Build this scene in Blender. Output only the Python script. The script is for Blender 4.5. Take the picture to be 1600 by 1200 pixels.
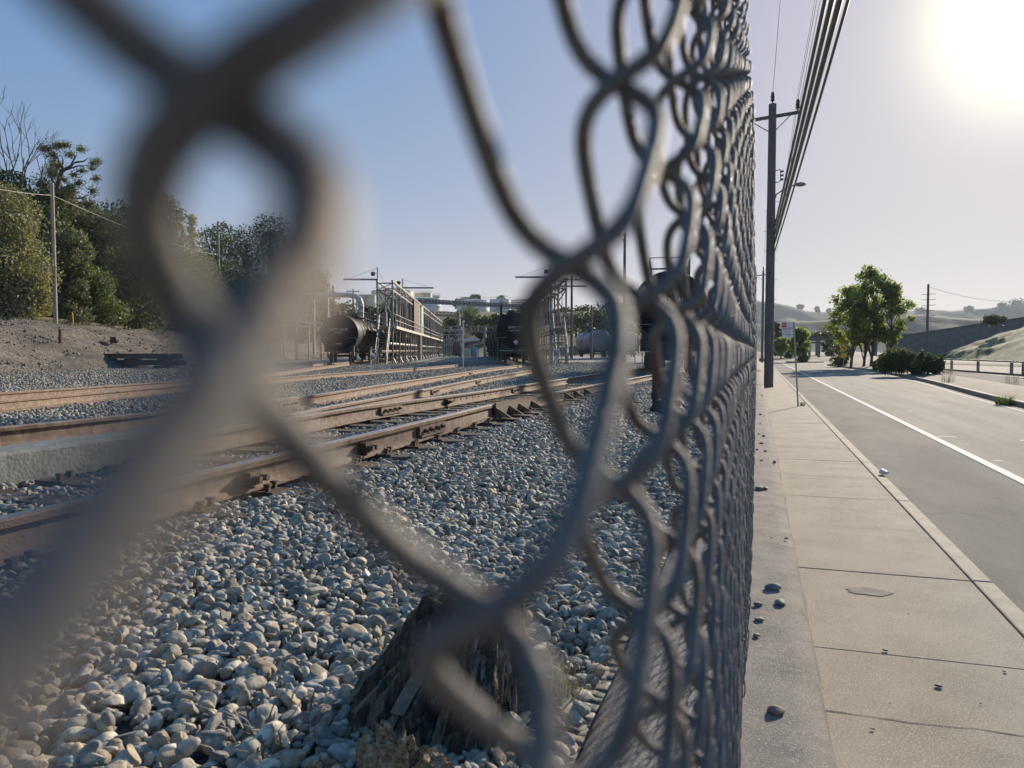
import bpy, bmesh, math, random
import numpy as np
from mathutils import Vector, Matrix, noise as mnoise

random.seed(7)
RNG = np.random.default_rng(7)
PI = math.pi
for _o in list(bpy.data.objects):
    bpy.data.objects.remove(_o)
SC = bpy.context.scene
COL = SC.collection

# ------------------------------------------------------------------ camera
YAW, PITCH, F = 17.65, 2.5, 1202.0 / 1600.0
cam_d = bpy.data.cameras.new("camera")
cam = bpy.data.objects.new("camera", cam_d)
COL.objects.link(cam)
EYE = Vector((0, 0, 1.6))
cam.location = EYE
cam.rotation_euler = (math.radians(90 - PITCH), 0, math.radians(YAW))
cam_d.sensor_width = 36
cam_d.lens = 36 * F
cam_d.clip_start = 0.002
cam_d.clip_end = 9000
cam_d.dof.use_dof = True
cam_d.dof.focus_distance = 12.0
cam_d.dof.aperture_fstop = 10.0
cam_d.dof.aperture_blades = 0
SC.camera = cam

# ------------------------------------------------------------------ sky, sun, exposure
SUN_AZ, SUN_EL = 16.0, 20.0            # degrees to the right of +Y, above the horizon
W = bpy.data.worlds.new("World")
SC.world = W
W.use_nodes = True
nt = W.node_tree
bg = nt.nodes["Background"]
sky = nt.nodes.new("ShaderNodeTexSky")
sky.sky_type = 'NISHITA'
sky.sun_disc = False
sky.sun_elevation = math.radians(SUN_EL)
sky.sun_rotation = math.radians(SUN_AZ)
sky.altitude = 0
sky.air_density = 1.0
sky.dust_density = 0.45
sky.ozone_density = 1.5
_a, _e = math.radians(SUN_AZ), math.radians(SUN_EL)
SUNV = Vector((math.sin(_a) * math.cos(_e), math.cos(_a) * math.cos(_e), math.sin(_e)))
# thin high haze evens the sky out and leaves a white aureole round the sun
gam = nt.nodes.new("ShaderNodeGamma")
gam.inputs[1].default_value = 0.40
nt.links.new(sky.outputs[0], gam.inputs[0])
hsv = nt.nodes.new("ShaderNodeHueSaturation")
hsv.inputs['Saturation'].default_value = 2.0
tnt = nt.nodes.new("ShaderNodeMixRGB"); tnt.blend_type = 'MULTIPLY'
tnt.inputs[0].default_value = 1
tnt.inputs[2].default_value = (2.42, 2.34, 2.98, 1)
nt.links.new(gam.outputs[0], tnt.inputs[1])
nt.links.new(tnt.outputs[0], hsv.inputs['Color'])
tcw = nt.nodes.new("ShaderNodeTexCoord")
dot = nt.nodes.new("ShaderNodeVectorMath"); dot.operation = 'DOT_PRODUCT'
nt.links.new(tcw.outputs['Generated'], dot.inputs[0])
dot.inputs[1].default_value = SUNV
def glow(power, amount):
    mx = nt.nodes.new("ShaderNodeMath"); mx.operation = 'MAXIMUM'
    nt.links.new(dot.outputs['Value'], mx.inputs[0]); mx.inputs[1].default_value = 0
    pw = nt.nodes.new("ShaderNodeMath"); pw.operation = 'POWER'
    nt.links.new(mx.outputs[0], pw.inputs[0]); pw.inputs[1].default_value = power
    ml = nt.nodes.new("ShaderNodeMath"); ml.operation = 'MULTIPLY'
    nt.links.new(pw.outputs[0], ml.inputs[0]); ml.inputs[1].default_value = amount
    return ml
g1, g2 = glow(300, 5.0), glow(9, .36)
ad = nt.nodes.new("ShaderNodeMath"); ad.operation = 'ADD'
nt.links.new(g1.outputs[0], ad.inputs[0]); nt.links.new(g2.outputs[0], ad.inputs[1])
wc = nt.nodes.new("ShaderNodeVectorMath"); wc.operation = 'SCALE'
wc.inputs[0].default_value = (1.0, 1.0, .60)
nt.links.new(ad.outputs[0], wc.inputs['Scale'])
sm = nt.nodes.new("ShaderNodeVectorMath"); sm.operation = 'ADD'
den = nt.nodes.new("ShaderNodeVectorMath"); den.operation = 'MULTIPLY_ADD'
nt.links.new(hsv.outputs[0], den.inputs[0]); den.inputs[1].default_value = (.25, .258, .285); den.inputs[2].default_value = (1,) * 3
dv = nt.nodes.new("ShaderNodeVectorMath"); dv.operation = 'DIVIDE'
nt.links.new(hsv.outputs[0], dv.inputs[0]); nt.links.new(den.outputs[0], dv.inputs[1])
nt.links.new(dv.outputs[0], sm.inputs[0]); nt.links.new(wc.outputs[0], sm.inputs[1])
nt.links.new(sm.outputs[0], bg.inputs[0])
bg.inputs[1].default_value = 0.15
sun_d = bpy.data.lights.new("sun", 'SUN')
sun_d.energy = 4.2
sun_d.angle = math.radians(0.5)
sun_d.color = (1.0, 0.87, 0.70)
sun = bpy.data.objects.new("sun", sun_d)
COL.objects.link(sun)
sun.rotation_euler = SUNV.to_track_quat('Z', 'Y').to_euler()
sun.location = (0, 0, 60)
SC.view_settings.view_transform = 'Standard'
SC.view_settings.look = 'None'
SC.view_settings.exposure = 0.78
SC.view_settings.gamma = 1
SC.cycles.max_bounces = 6
SC.cycles.volume_bounces = 1

# ------------------------------------------------------------------ places
_cy, _sy = math.cos(math.radians(YAW)), math.sin(math.radians(YAW))
_cp, _sp = math.cos(math.radians(PITCH)), math.sin(math.radians(PITCH))
def ray(u, v):
    r, t = (u - 800) / 1202.0, (600 - v) / 1202.0
    fw, up = _cp + t * _sp, t * _cp - _sp
    return Vector((r * _cy - fw * _sy, r * _sy + fw * _cy, up))
def at(u, v, D):
    """point at forward depth D"""
    return EYE + ray(u, v) * D
def depth(x, y):
    return y * _cy - x * _sy
def drop(x, y):
    return -.33 * (1 - math.exp(-max(depth(x, y) - 9, 0) / 18.0))
def on(u, v, z):
    d = ray(u, v)
    return EYE + d * ((z - EYE.z) / d.z)
def onyard(u, v, z0=.95):
    z = z0
    for _ in range(40):
        P = on(u, v, z)
        z = .5 * z + .5 * (z0 + drop(P.x, P.y))
    return P
YT = Vector((-.347, .938, 0)).normalized()      # run of the yard tracks
YN = Vector((.938, .347, 0)).normalized()
YROT = math.atan2(-YT.x, YT.y)
GZ = .78                                        # ballast level beside the fence

# ------------------------------------------------------------------ materials
def new_mat(name):
    m = bpy.data.materials.new(name)
    m.use_nodes = True
    return m, m.node_tree, m.node_tree.nodes["Principled BSDF"]
def mat(name, c1, c2=None, scale=6.0, rough=.8, metal=0.0, bump=0.0, bscale=None, stretch=None, lo=.35, hi=.65, c3=None, s3=60, spec=None, world=False):
    m, t, b = new_mat(name)
    tc = t.nodes.new("ShaderNodeTexCoord")
    mp = t.nodes.new("ShaderNodeMapping")
    if world:
        gm = t.nodes.new("ShaderNodeNewGeometry")
        t.links.new(gm.outputs['Position'], mp.inputs[0])
    else:
        t.links.new(tc.outputs['Object'], mp.inputs[0])
    if stretch:
        mp.inputs['Scale'].default_value = stretch
    n = t.nodes.new("ShaderNodeTexNoise")
    n.inputs['Scale'].default_value = scale
    n.inputs['Detail'].default_value = 8
    n.inputs['Roughness'].default_value = .62
    t.links.new(mp.outputs[0], n.inputs['Vector'])
    r = t.nodes.new("ShaderNodeValToRGB")
    r.color_ramp.elements[0].position = lo
    r.color_ramp.elements[1].position = hi
    r.color_ramp.elements[0].color = (*c1, 1)
    r.color_ramp.elements[1].color = (*(c2 or c1), 1)
    t.links.new(n.outputs['Fac'], r.inputs[0])
    out = r.outputs[0]
    if c3:
        n3 = t.nodes.new("ShaderNodeTexNoise")
        n3.inputs['Scale'].default_value = s3
        n3.inputs['Detail'].default_value = 4
        t.links.new(mp.outputs[0], n3.inputs['Vector'])
        r3 = t.nodes.new("ShaderNodeValToRGB")
        r3.color_ramp.elements[0].position = .54
        r3.color_ramp.elements[1].position = .66
        t.links.new(n3.outputs['Fac'], r3.inputs[0])
        mx = t.nodes.new("ShaderNodeMixRGB")
        t.links.new(r3.outputs[0], mx.inputs[0])
        t.links.new(out, mx.inputs[1])
        mx.inputs[2].default_value = (*c3, 1)
        out = mx.outputs[0]
    t.links.new(out, b.inputs['Base Color'])
    b.inputs['Roughness'].default_value = rough
    b.inputs['Metallic'].default_value = metal
    if spec is not None:
        b.inputs['Specular IOR Level'].default_value = spec
    if bump:
        nb = t.nodes.new("ShaderNodeTexNoise")
        nb.inputs['Scale'].default_value = bscale or scale * 4
        nb.inputs['Detail'].default_value = 6
        t.links.new(mp.outputs[0], nb.inputs['Vector'])
        bp = t.nodes.new("ShaderNodeBump")
        bp.inputs['Strength'].default_value = bump
        bp.inputs['Distance'].default_value = .02
        t.links.new(nb.outputs['Fac'], bp.inputs['Height'])
        t.links.new(bp.outputs[0], b.inputs['Normal'])
    return m
def leaf_mat(name, c, trans=.35):
    m, t, b = new_mat(name)
    at_ = t.nodes.new("ShaderNodeAttribute")
    at_.attribute_name = "tint"
    mx = t.nodes.new("ShaderNodeMixRGB")
    mx.blend_type = 'MULTIPLY'
    mx.inputs[0].default_value = 1
    mx.inputs[1].default_value = (*c, 1)
    t.links.new(at_.outputs['Color'], mx.inputs[2])
    t.links.new(mx.outputs[0], b.inputs['Base Color'])
    b.inputs['Roughness'].default_value = .6
    b.inputs['Specular IOR Level'].default_value = .25
    tr = t.nodes.new("ShaderNodeBsdfTranslucent")
    g = t.nodes.new("ShaderNodeMixRGB")
    g.blend_type = 'MULTIPLY'
    g.inputs[0].default_value = 1
    g.inputs[2].default_value = (1.5, 1.7, .7, 1)
    t.links.new(mx.outputs[0], g.inputs[1])
    t.links.new(g.outputs[0], tr.inputs[0])
    ms = t.nodes.new("ShaderNodeMixShader")
    ms.inputs[0].default_value = trans
    t.links.new(b.outputs[0], ms.inputs[1])
    t.links.new(tr.outputs[0], ms.inputs[2])
    t.links.new(ms.outputs[0], t.nodes["Material Output"].inputs[0])
    return m
def attr_mat(name, rough=.75, bump=.4, bscale=60.0, mul=1.0):
    """stone: own colour per stone, mottled"""
    m, t, b = new_mat(name)
    a = t.nodes.new("ShaderNodeAttribute")
    a.attribute_name = "tint"
    tc = t.nodes.new("ShaderNodeTexCoord")
    n = t.nodes.new("ShaderNodeTexNoise")
    n.inputs['Scale'].default_value = bscale
    n.inputs['Detail'].default_value = 5
    t.links.new(tc.outputs['Object'], n.inputs['Vector'])
    r = t.nodes.new("ShaderNodeMapRange")
    r.inputs['From Min'].default_value = .3
    r.inputs['From Max'].default_value = .7
    r.inputs['To Min'].default_value = .65 * mul
    r.inputs['To Max'].default_value = 1.25 * mul
    t.links.new(n.outputs['Fac'], r.inputs[0])
    mx = t.nodes.new("ShaderNodeVectorMath")
    mx.operation = 'SCALE'
    t.links.new(a.outputs['Color'], mx.inputs[0])
    t.links.new(r.outputs[0], mx.inputs['Scale'])
    t.links.new(mx.outputs[0], b.inputs['Base Color'])
    b.inputs['Roughness'].default_value = rough
    bp = t.nodes.new("ShaderNodeBump")
    bp.inputs['Strength'].default_value = bump
    bp.inputs['Distance'].default_value = .006
    t.links.new(n.outputs['Fac'], bp.inputs['Height'])
    t.links.new(bp.outputs[0], b.inputs['Normal'])
    return m
def gravel_mat(name, cols, scale, rough=.85, bump=.9, dist=.03, big=None):
    """distant ballast: cells of stone in several colours with dark gaps"""
    m, t, b = new_mat(name)
    gm = t.nodes.new("ShaderNodeNewGeometry")
    v = t.nodes.new("ShaderNodeTexVoronoi")
    v.inputs['Scale'].default_value = scale
    v.inputs['Randomness'].default_value = 1
    t.links.new(gm.outputs['Position'], v.inputs['Vector'])
    sx = t.nodes.new("ShaderNodeSeparateColor")
    t.links.new(v.outputs['Color'], sx.inputs[0])
    r = t.nodes.new("ShaderNodeValToRGB")
    r.color_ramp.interpolation = 'CONSTANT'
    k = len(cols)
    for i in range(k - 2):
        r.color_ramp.elements.new(.5)
    for i, c in enumerate(cols):
        r.color_ramp.elements[i].position = i / k
        r.color_ramp.elements[i].color = (*c, 1)
    t.links.new(sx.outputs[0], r.inputs[0])
    n = t.nodes.new("ShaderNodeTexNoise")
    n.inputs['Scale'].default_value = .5
    n.inputs['Detail'].default_value = 7
    t.links.new(gm.outputs['Position'], n.inputs['Vector'])
    mr = t.nodes.new("ShaderNodeMapRange")
    mr.inputs['From Min'].default_value = .3
    mr.inputs['From Max'].default_value = .7
    mr.inputs['To Min'].default_value = .7
    mr.inputs['To Max'].default_value = 1.2
    t.links.new(n.outputs['Fac'], mr.inputs[0])
    mx = t.nodes.new("ShaderNodeVectorMath")
    mx.operation = 'SCALE'
    t.links.new(r.outputs[0], mx.inputs[0])
    t.links.new(mr.outputs[0], mx.inputs['Scale'])
    src = mx.outputs[0]
    if big:
        n2 = t.nodes.new("ShaderNodeTexNoise")
        n2.inputs['Scale'].default_value = .22
        n2.inputs['Detail'].default_value = 9
        n2.inputs['Roughness'].default_value = .7
        mp = t.nodes.new("ShaderNodeMapping")
        mp.inputs['Rotation'].default_value = (.3, .6, -.5)
        mp.inputs['Scale'].default_value = (3.2, .6, 3.0)
        t.links.new(gm.outputs['Position'], mp.inputs[0])
        t.links.new(mp.outputs[0], n2.inputs['Vector'])
        r2 = t.nodes.new("ShaderNodeValToRGB")
        r2.color_ramp.elements[0].position = .45
        r2.color_ramp.elements[1].position = .62
        t.links.new(n2.outputs['Fac'], r2.inputs[0])
        m2 = t.nodes.new("ShaderNodeMixRGB")
        t.links.new(r2.outputs[0], m2.inputs[0])
        t.links.new(src, m2.inputs[1])
        m2.inputs[2].default_value = (*big, 1)
        src = m2.outputs[0]
    t.links.new(src, b.inputs['Base Color'])
    b.inputs['Roughness'].default_value = rough
    bp = t.nodes.new("ShaderNodeBump")
    bp.inputs['Strength'].default_value = bump
    bp.inputs['Distance'].default_value = dist
    bp.invert = True
    t.links.new(v.outputs['Distance'], bp.inputs['Height'])
    t.links.new(bp.outputs[0], b.inputs['Normal'])
    return m

M = {}
M['wire'] = mat('weathered_wire', (.098, .093, .089), (.17, .16, .147), 90, .65, .15, .25, 500, c3=(.12, .085, .06), s3=40)
M['post'] = mat('galvanised_post', (.30, .29, .27), (.42, .41, .38), 14, .55, .5)
M['wall'] = mat('footing_concrete', (.15, .132, .114), (.27, .24, .205), 7, .9, 0, .45, 330, c3=(.34, .31, .27), s3=150)
M['walk'] = mat('sidewalk_concrete', (.265, .23, .175), (.41, .357, .28), 1.8, .85, 0, .4, 420, lo=.3, hi=.7, c3=(.54, .49, .41), s3=115, spec=.2)
M['curb'] = mat('curb_concrete', (.20, .173, .137), (.32, .28, .22), 4, .8, 0, .5, 120)
M['joint'] = mat('joint_filler', (.05, .045, .045), (.085, .075, .07), 30, .9)
M['asphalt'] = mat('worn_asphalt', (.138, .126, .112), (.25, .225, .193), .9, .92, 0, .5, 160, c3=(.20, .185, .165), s3=120, stretch=(1, .3, 1), spec=.15)
M['lane'] = mat('lane_asphalt', (.175, .158, .137), (.30, .27, .228), .7, .9, 0, .5, 160, c3=(.30, .275, .235), s3=90, stretch=(2.2, .16, 1), spec=.18)
M['paint'] = mat('road_paint', (.60, .58, .53), (.76, .74, .69), 12, .85, spec=.15)
M['rail'] = mat('rusty_rail', (.14, .092, .062), (.26, .18, .125), 9, .75, .1, .3, 120, c3=(.11, .07, .05), s3=14)
M['railtop'] = mat('worn_rail_head', (.42, .35, .29), (.60, .53, .46), 20, .34, .8)
M['tie'] = mat('creosoted_timber', (.055, .044, .036), (.135, .11, .088), 6, .9, 0, .7, 70, stretch=(1, 6, 1))
M['iron'] = mat('dark_iron', (.055, .04, .032), (.14, .085, .055), 30, .7, .3, .3)
M['grey_timber'] = mat('weathered_block', (.13, .135, .12), (.24, .24, .215), 8, .85, 0, .35, 45, c3=(.12, .12, .11), s3=16)
M['black_tank'] = mat('black_tank_paint', (.006, .0065, .008), (.014, .0145, .016), 2.5, .62, 0, .05, 30, c3=(.024, .022, .020), s3=3, spec=.2)
M['black'] = mat('blackened_steel', (.016, .016, .018), (.035, .033, .032), 8, .6)
M['grey_tank'] = mat('grey_tank_paint', (.16, .165, .175), (.23, .235, .245), 2, .5)
M['steel'] = mat('galvanised_frame', (.17, .16, .15), (.36, .345, .32), 2.5, .55, .35, c3=(.20, .13, .09), s3=5)
M['pale_steel'] = mat('pale_pipe', (.46, .43, .38), (.62, .60, .54), 3, .5, .2)
M['white'] = mat('white_enamel', (.66, .66, .64), (.80, .80, .78), 6, .5)
M['letter'] = mat('stencil_white', (.62, .62, .60), (.78, .78, .76), 20, .6)
M['red'] = mat('sign_red', (.50, .045, .04), (.62, .07, .06), 20, .55)
M['yellow'] = mat('sign_yellow', (.80, .44, .03), (.88, .50, .05), 10, .5)
M['cream'] = mat('cream_tank_paint', (.74, .63, .42), (.84, .74, .52), .3, .6)
M['whitetank'] = mat('pale_tank_paint', (.70, .70, .68), (.80, .80, .78), .3, .6)
M['tread'] = mat('olive_tread', (.16, .16, .09), (.27, .27, .17), 6, .7)
M['green'] = mat('green_panel', (.22, .42, .30), (.30, .52, .38), 3, .6)
M['polewood'] = mat('pole_timber', (.105, .095, .085), (.20, .18, .16), 5, .9, 0, .5, 40, stretch=(4, 4, .3))
M['palepole'] = mat('grey_pole_timber', (.30, .25, .20), (.46, .40, .33), 5, .9, 0, .4, 40, stretch=(4, 4, .3))
M['cable'] = mat('cable_sheath', (.030, .030, .030), (.06, .058, .055), 20, .5)
M['bark'] = mat('bark', (.06, .045, .035), (.15, .115, .085), 5, .95, 0, .8, 30, stretch=(3, 3, .5))
M['deadwood'] = mat('bare_branch', (.06, .048, .042), (.12, .10, .088), 5, .95)
M['stump'] = mat('rotting_timber', (.045, .033, .024), (.25, .19, .135), 9, .95, 0, 1.0, 45, stretch=(6, 6, .9), lo=.40, hi=.70, c3=(.33, .24, .15), s3=9)
M['rotwood'] = mat('split_wood', (.13, .075, .035), (.60, .46, .28), 22, .9, 0, .8, 60, stretch=(5, 1, 5))
M['stone'] = attr_mat('ballast_stone')
M['fibre'] = attr_mat('weathered_fibre', .9, .6, 90)
M['rubble'] = attr_mat('brown_rubble', mul=.55)
M['ballast'] = gravel_mat('ballast_bed', [(.10, .10, .098), (.28, .27, .25), (.17, .175, .17), (.36, .34, .31), (.22, .205, .18), (.13, .14, .142), (.42, .41, .39)], 26)
M['slope'] = gravel_mat('embankment_rubble', [(.085, .068, .052), (.16, .132, .10), (.12, .098, .076), (.25, .21, .16)], 12, .95, .8, .06, big=(.065, .052, .041))
M['dirt'] = mat('dry_ground', (.17, .145, .11), (.30, .26, .19), .25, .95, 0, .6, 3, world=True)
M['grass_bank'] = mat('grass_bank', (.07, .09, .03), (.20, .19, .085), .35, .95, 0, .9, 2.0, world=True, c3=(.34, .29, .15), s3=1.1)
M['hill'] = mat('far_hill', (.026, .036, .022), (.10, .095, .055), .009, .95, world=True, c3=(.035, .05, .028), s3=.05, lo=.42, hi=.6)
M['scrub'] = mat('scrub_hill', (.05, .055, .03), (.17, .145, .08), .06, .95, 0, .8, 1, world=True)
M['median'] = gravel_mat('median_gravel', [(.10, .095, .086), (.17, .16, .143), (.135, .125, .11), (.08, .077, .068)], 16, .9, .6, .02, big=(.095, .085, .055))
M['darkwall'] = mat('dark_retaining_wall', (.12, .115, .107), (.19, .18, .168), 1.0, .9)
M['path'] = mat('pale_path', (.19, .177, .155), (.27, .255, .225), 1.2, .95, spec=.05)
M['glass'] = mat('dark_glass', (.02, .025, .03), (.03, .035, .04), 3, .1)
M['plastic'] = mat('clear_plastic', (.70, .70, .70), (.85, .85, .85), 8, .25)
M['blue'] = mat('faded_blue', (.20, .34, .44), (.28, .42, .52), 5, .5)
LEAF = {'olive': leaf_mat('olive_foliage', (.25, .24, .17), .32), 'dark': leaf_mat('dark_foliage', (.055, .075, .038), .25),
        'mid': leaf_mat('mid_green_foliage', (.092, .108, .055), .3), 'euc': leaf_mat('grey_green_foliage', (.12, .125, .085), .28),
        'bright': leaf_mat('spring_foliage', (.21, .235, .11), .5), 'bush': leaf_mat('shrub_foliage', (.075, .09, .042), .3),
        'twig': leaf_mat('dead_twigs', (.15, .11, .08), .05), 'dry': leaf_mat('dry_grass_blades', (.36, .31, .23), .12), 'weed': leaf_mat('weed_blades', (.11, .135, .06), .3)}

# ------------------------------------------------------------------ object helpers
def tag(o, label=None, cat=None, group=None, kind=None):
    if label: o['label'] = label
    if cat: o['category'] = cat
    if group: o['group'] = group
    if kind: o['kind'] = kind
    return o
def empty(name, loc, rz=0.0, label=None, cat=None, group=None):
    o = bpy.data.objects.new(name, None)
    COL.objects.link(o)
    o.location = loc
    o.rotation_euler = (0, 0, rz)
    o.empty_display_size = .2
    return tag(o, label, cat, group)
class MB:
    """collects shapes of ONE part"""
    def __init__(s):
        s.v, s.f, s.m = [], [], []
    def add(s, vs, fs, mi=0):
        o = len(s.v)
        s.v += [tuple(p) for p in vs]
        s.f += [tuple(i + o for i in f) for f in fs]
        s.m += [mi] * len(fs)
        return s
    def box(s, x0, x1, y0, y1, z0, z1, mi=0):
        v = [(x, y, z) for z in (z0, z1) for y in (y0, y1) for x in (x0, x1)]
        return s.add(v, [(0, 2, 3, 1), (4, 5, 7, 6), (0, 1, 5, 4), (2, 6, 7, 3), (0, 4, 6, 2), (1, 3, 7, 5)], mi)
    def beam(s, a, b, w, h=None, mi=0, up=(0, 0, 1)):
        h = h or w
        a, b = Vector(a), Vector(b)
        d = (b - a).normalized()
        u = Vector(up)
        if abs(d.dot(u)) > .98: u = Vector((0, 1, 0))
        x = d.cross(u).normalized() * (w / 2)
        z = x.cross(d).normalized() * (h / 2)
        v = [p + sx * x + sz * z for p in (a, b) for sx, sz in ((-1, -1), (1, -1), (1, 1), (-1, 1))]
        return s.add(v, [(3, 2, 1, 0), (4, 5, 6, 7), (0, 1, 5, 4), (1, 2, 6, 5), (2, 3, 7, 6), (3, 0, 4, 7)], mi)
    def tube(s, pts, r, n=8, mi=0, cap=True):
        pts = [Vector(p) for p in pts]
        k = len(pts)
        rs = r if isinstance(r, (list, tuple)) else [r] * k
        ref = None
        vs = []
        for i, p in enumerate(pts):
            d = (pts[min(i + 1, k - 1)] - pts[max(i - 1, 0)])
            d = d.normalized() if d.length > 1e-9 else Vector((0, 0, 1))
            if ref is None:
                ref = Vector((1, 0, 0)) if abs(d.x) < .9 else Vector((0, 1, 0))
            x = (ref - d * ref.dot(d)).normalized()
            ref = x
            y = d.cross(x)
            for j in range(n):
                t = 2 * PI * j / n
                vs.append(p + (x * math.cos(t) + y * math.sin(t)) * rs[i])
        fs = [(i * n + j, i * n + (j + 1) % n, (i + 1) * n + (j + 1) % n, (i + 1) * n + j) for i in range(k - 1) for j in range(n)]
        if cap:
            fs += [tuple(range(n - 1, -1, -1)), tuple((k - 1) * n + j for j in range(n))]
        return s.add(vs, fs, mi)
    def lathe(s, prof, origin=(0, 0, 0), axis='z', n=24, mi=0):
        """prof: (r, h) along the axis"""
        o = Vector(origin)
        vs = []
        for r, h in prof:
            for j in range(n):
                t = 2 * PI * j / n
                c, q = r * math.cos(t), r * math.sin(t)
                vs.append(o + (Vector((c, q, h)) if axis == 'z' else Vector((c, h, q)) if axis == 'y' else Vector((h, c, q))))
        k = len(prof)
        fs = [(i * n + j, i * n + (j + 1) % n, (i + 1) * n + (j + 1) % n, (i + 1) * n + j) for i in range(k - 1) for j in range(n)]
        fs += [tuple(range(n - 1, -1, -1)), tuple((k - 1) * n + j for j in range(n))]
        return s.add(vs, fs, mi)
    def build(s, name, ms, parent=None, smooth=False, bevel=0, base=None):
        """verts in the parent's frame when it has a parent, else world; base shifts the origin of a top-level mesh"""
        off = Vector(base) if base is not None else Vector((0, 0, 0))
        me = bpy.data.meshes.new(name)
        me.from_pydata([(x - off.x, y - off.y, z - off.z) for x, y, z in s.v], [], s.f)
        if not isinstance(ms, (list, tuple)): ms = [ms]
        for q in ms: me.materials.append(q)
        if len(ms) > 1: me.polygons.foreach_set('material_index', s.m)
        bm = bmesh.new(); bm.from_mesh(me)
        bmesh.ops.recalc_face_normals(bm, faces=bm.faces)
        bm.to_mesh(me); bm.free()
        if smooth:
            me.polygons.foreach_set('use_smooth', [True] * len(me.polygons))
            if smooth != 'all':
                me.set_sharp_from_angle(angle=math.radians(40))
        o = bpy.data.objects.new(name, me)
        COL.objects.link(o)
        o.location = off
        if parent: o.parent = parent
        if bevel:
            b = o.modifiers.new('bevel', 'BEVEL')
            b.width = bevel; b.segments = 2; b.limit_method = 'ANGLE'
        return o
def np_mesh(name, V, Fq, m, parent=None, tint=None, smooth=True, base=None):
    """fast mesh from arrays (all faces the same size)"""
    k = Fq.shape[1]
    me = bpy.data.meshes.new(name)
    V = np.asarray(V, np.float32)
    if base is not None: V = V - np.asarray(base, np.float32)
    me.vertices.add(len(V)); me.vertices.foreach_set('co', V.ravel())
    me.loops.add(Fq.size); me.loops.foreach_set('vertex_index', Fq.ravel().astype(np.int32))
    me.polygons.add(len(Fq)); me.polygons.foreach_set('loop_start', np.arange(0, Fq.size, k, dtype=np.int32))
    try: me.polygons.foreach_set('loop_total', np.full(len(Fq), k, np.int32))
    except Exception: pass
    me.update(calc_edges=True)
    if smooth: me.polygons.foreach_set('use_smooth', np.ones(len(Fq), bool))
    if tint is not None:
        a = me.color_attributes.new('tint', 'FLOAT_COLOR', 'POINT')
        c = np.ones((len(V), 4), np.float32); c[:, :3] = tint
        a.data.foreach_set('color', c.ravel())
    me.materials.append(m)
    o = bpy.data.objects.new(name, me)
    COL.objects.link(o)
    if base is not None: o.location = base
    if parent: o.parent = parent
    return o
def copy_tree(o, parent=None):
    c = o.copy(); COL.objects.link(c)
    if parent: c.parent = parent
    for ch in list(o.children): copy_tree(ch, c)
    return c
def text(name, body, size, m, parent, loc, rot, align='CENTER', extr=.004):
    cu = bpy.data.curves.new(name, 'FONT')
    cu.body = body; cu.size = size; cu.align_x = align; cu.align_y = 'CENTER'; cu.extrude = extr
    tmp = bpy.data.objects.new(name + '_curve', cu)
    COL.objects.link(tmp)
    dg = bpy.context.evaluated_depsgraph_get()
    me = bpy.data.meshes.new_from_object(tmp.evaluated_get(dg))
    bpy.data.objects.remove(tmp)
    me.materials.clear(); me.materials.append(m)
    o = bpy.data.objects.new(name, me)
    COL.objects.link(o)
    o.location = loc; o.rotation_euler = rot
    if parent: o.parent = parent
    return o
def struct(o):
    o['kind'] = 'structure'
    return o
def grid_sheet(name, xs, ys, zf, m):
    xs, ys = np.asarray(xs), np.asarray(ys)
    X, Y = np.meshgrid(xs, ys)
    Z = np.vectorize(zf)(X, Y)
    V = np.stack([X.ravel(), Y.ravel(), Z.ravel()], 1)
    nx, ny = len(xs), len(ys)
    i = np.arange((ny - 1) * nx).reshape(ny - 1, nx)[:, :-1].ravel()
    Fq = np.stack([i, i + 1, i + nx + 1, i + nx], 1)
    return np_mesh(name, V, Fq, m)
def fbm(x, y, s, seed=0.0):
    return mnoise.fractal(Vector((x * s + seed, y * s - seed, seed * .37)), 1.0, 2.0, 5)

# ================================================================== GROUND, ROAD, HILLS
struct(grid_sheet('ground', np.linspace(-4500, 4500, 61), np.linspace(-300, 5200, 61), lambda x, y: -.55, M['dirt']))
# rail yard ballast sheet
def yard_z(x, y):
    return GZ - .065 + drop(x, y) + .018 * fbm(x, y, .8, 3)
_ys = np.concatenate([np.arange(-2, 12, .25), np.arange(12, 40, 1), np.arange(40, 260, 8)])
_xs = np.concatenate([np.arange(-190, -40, 6), np.arange(-40, -12, 1), np.arange(-12, -.36, .25), [-.25]])
struct(grid_sheet('rail_yard_ground', _xs, _ys, yard_z, M['ballast']))

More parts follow.
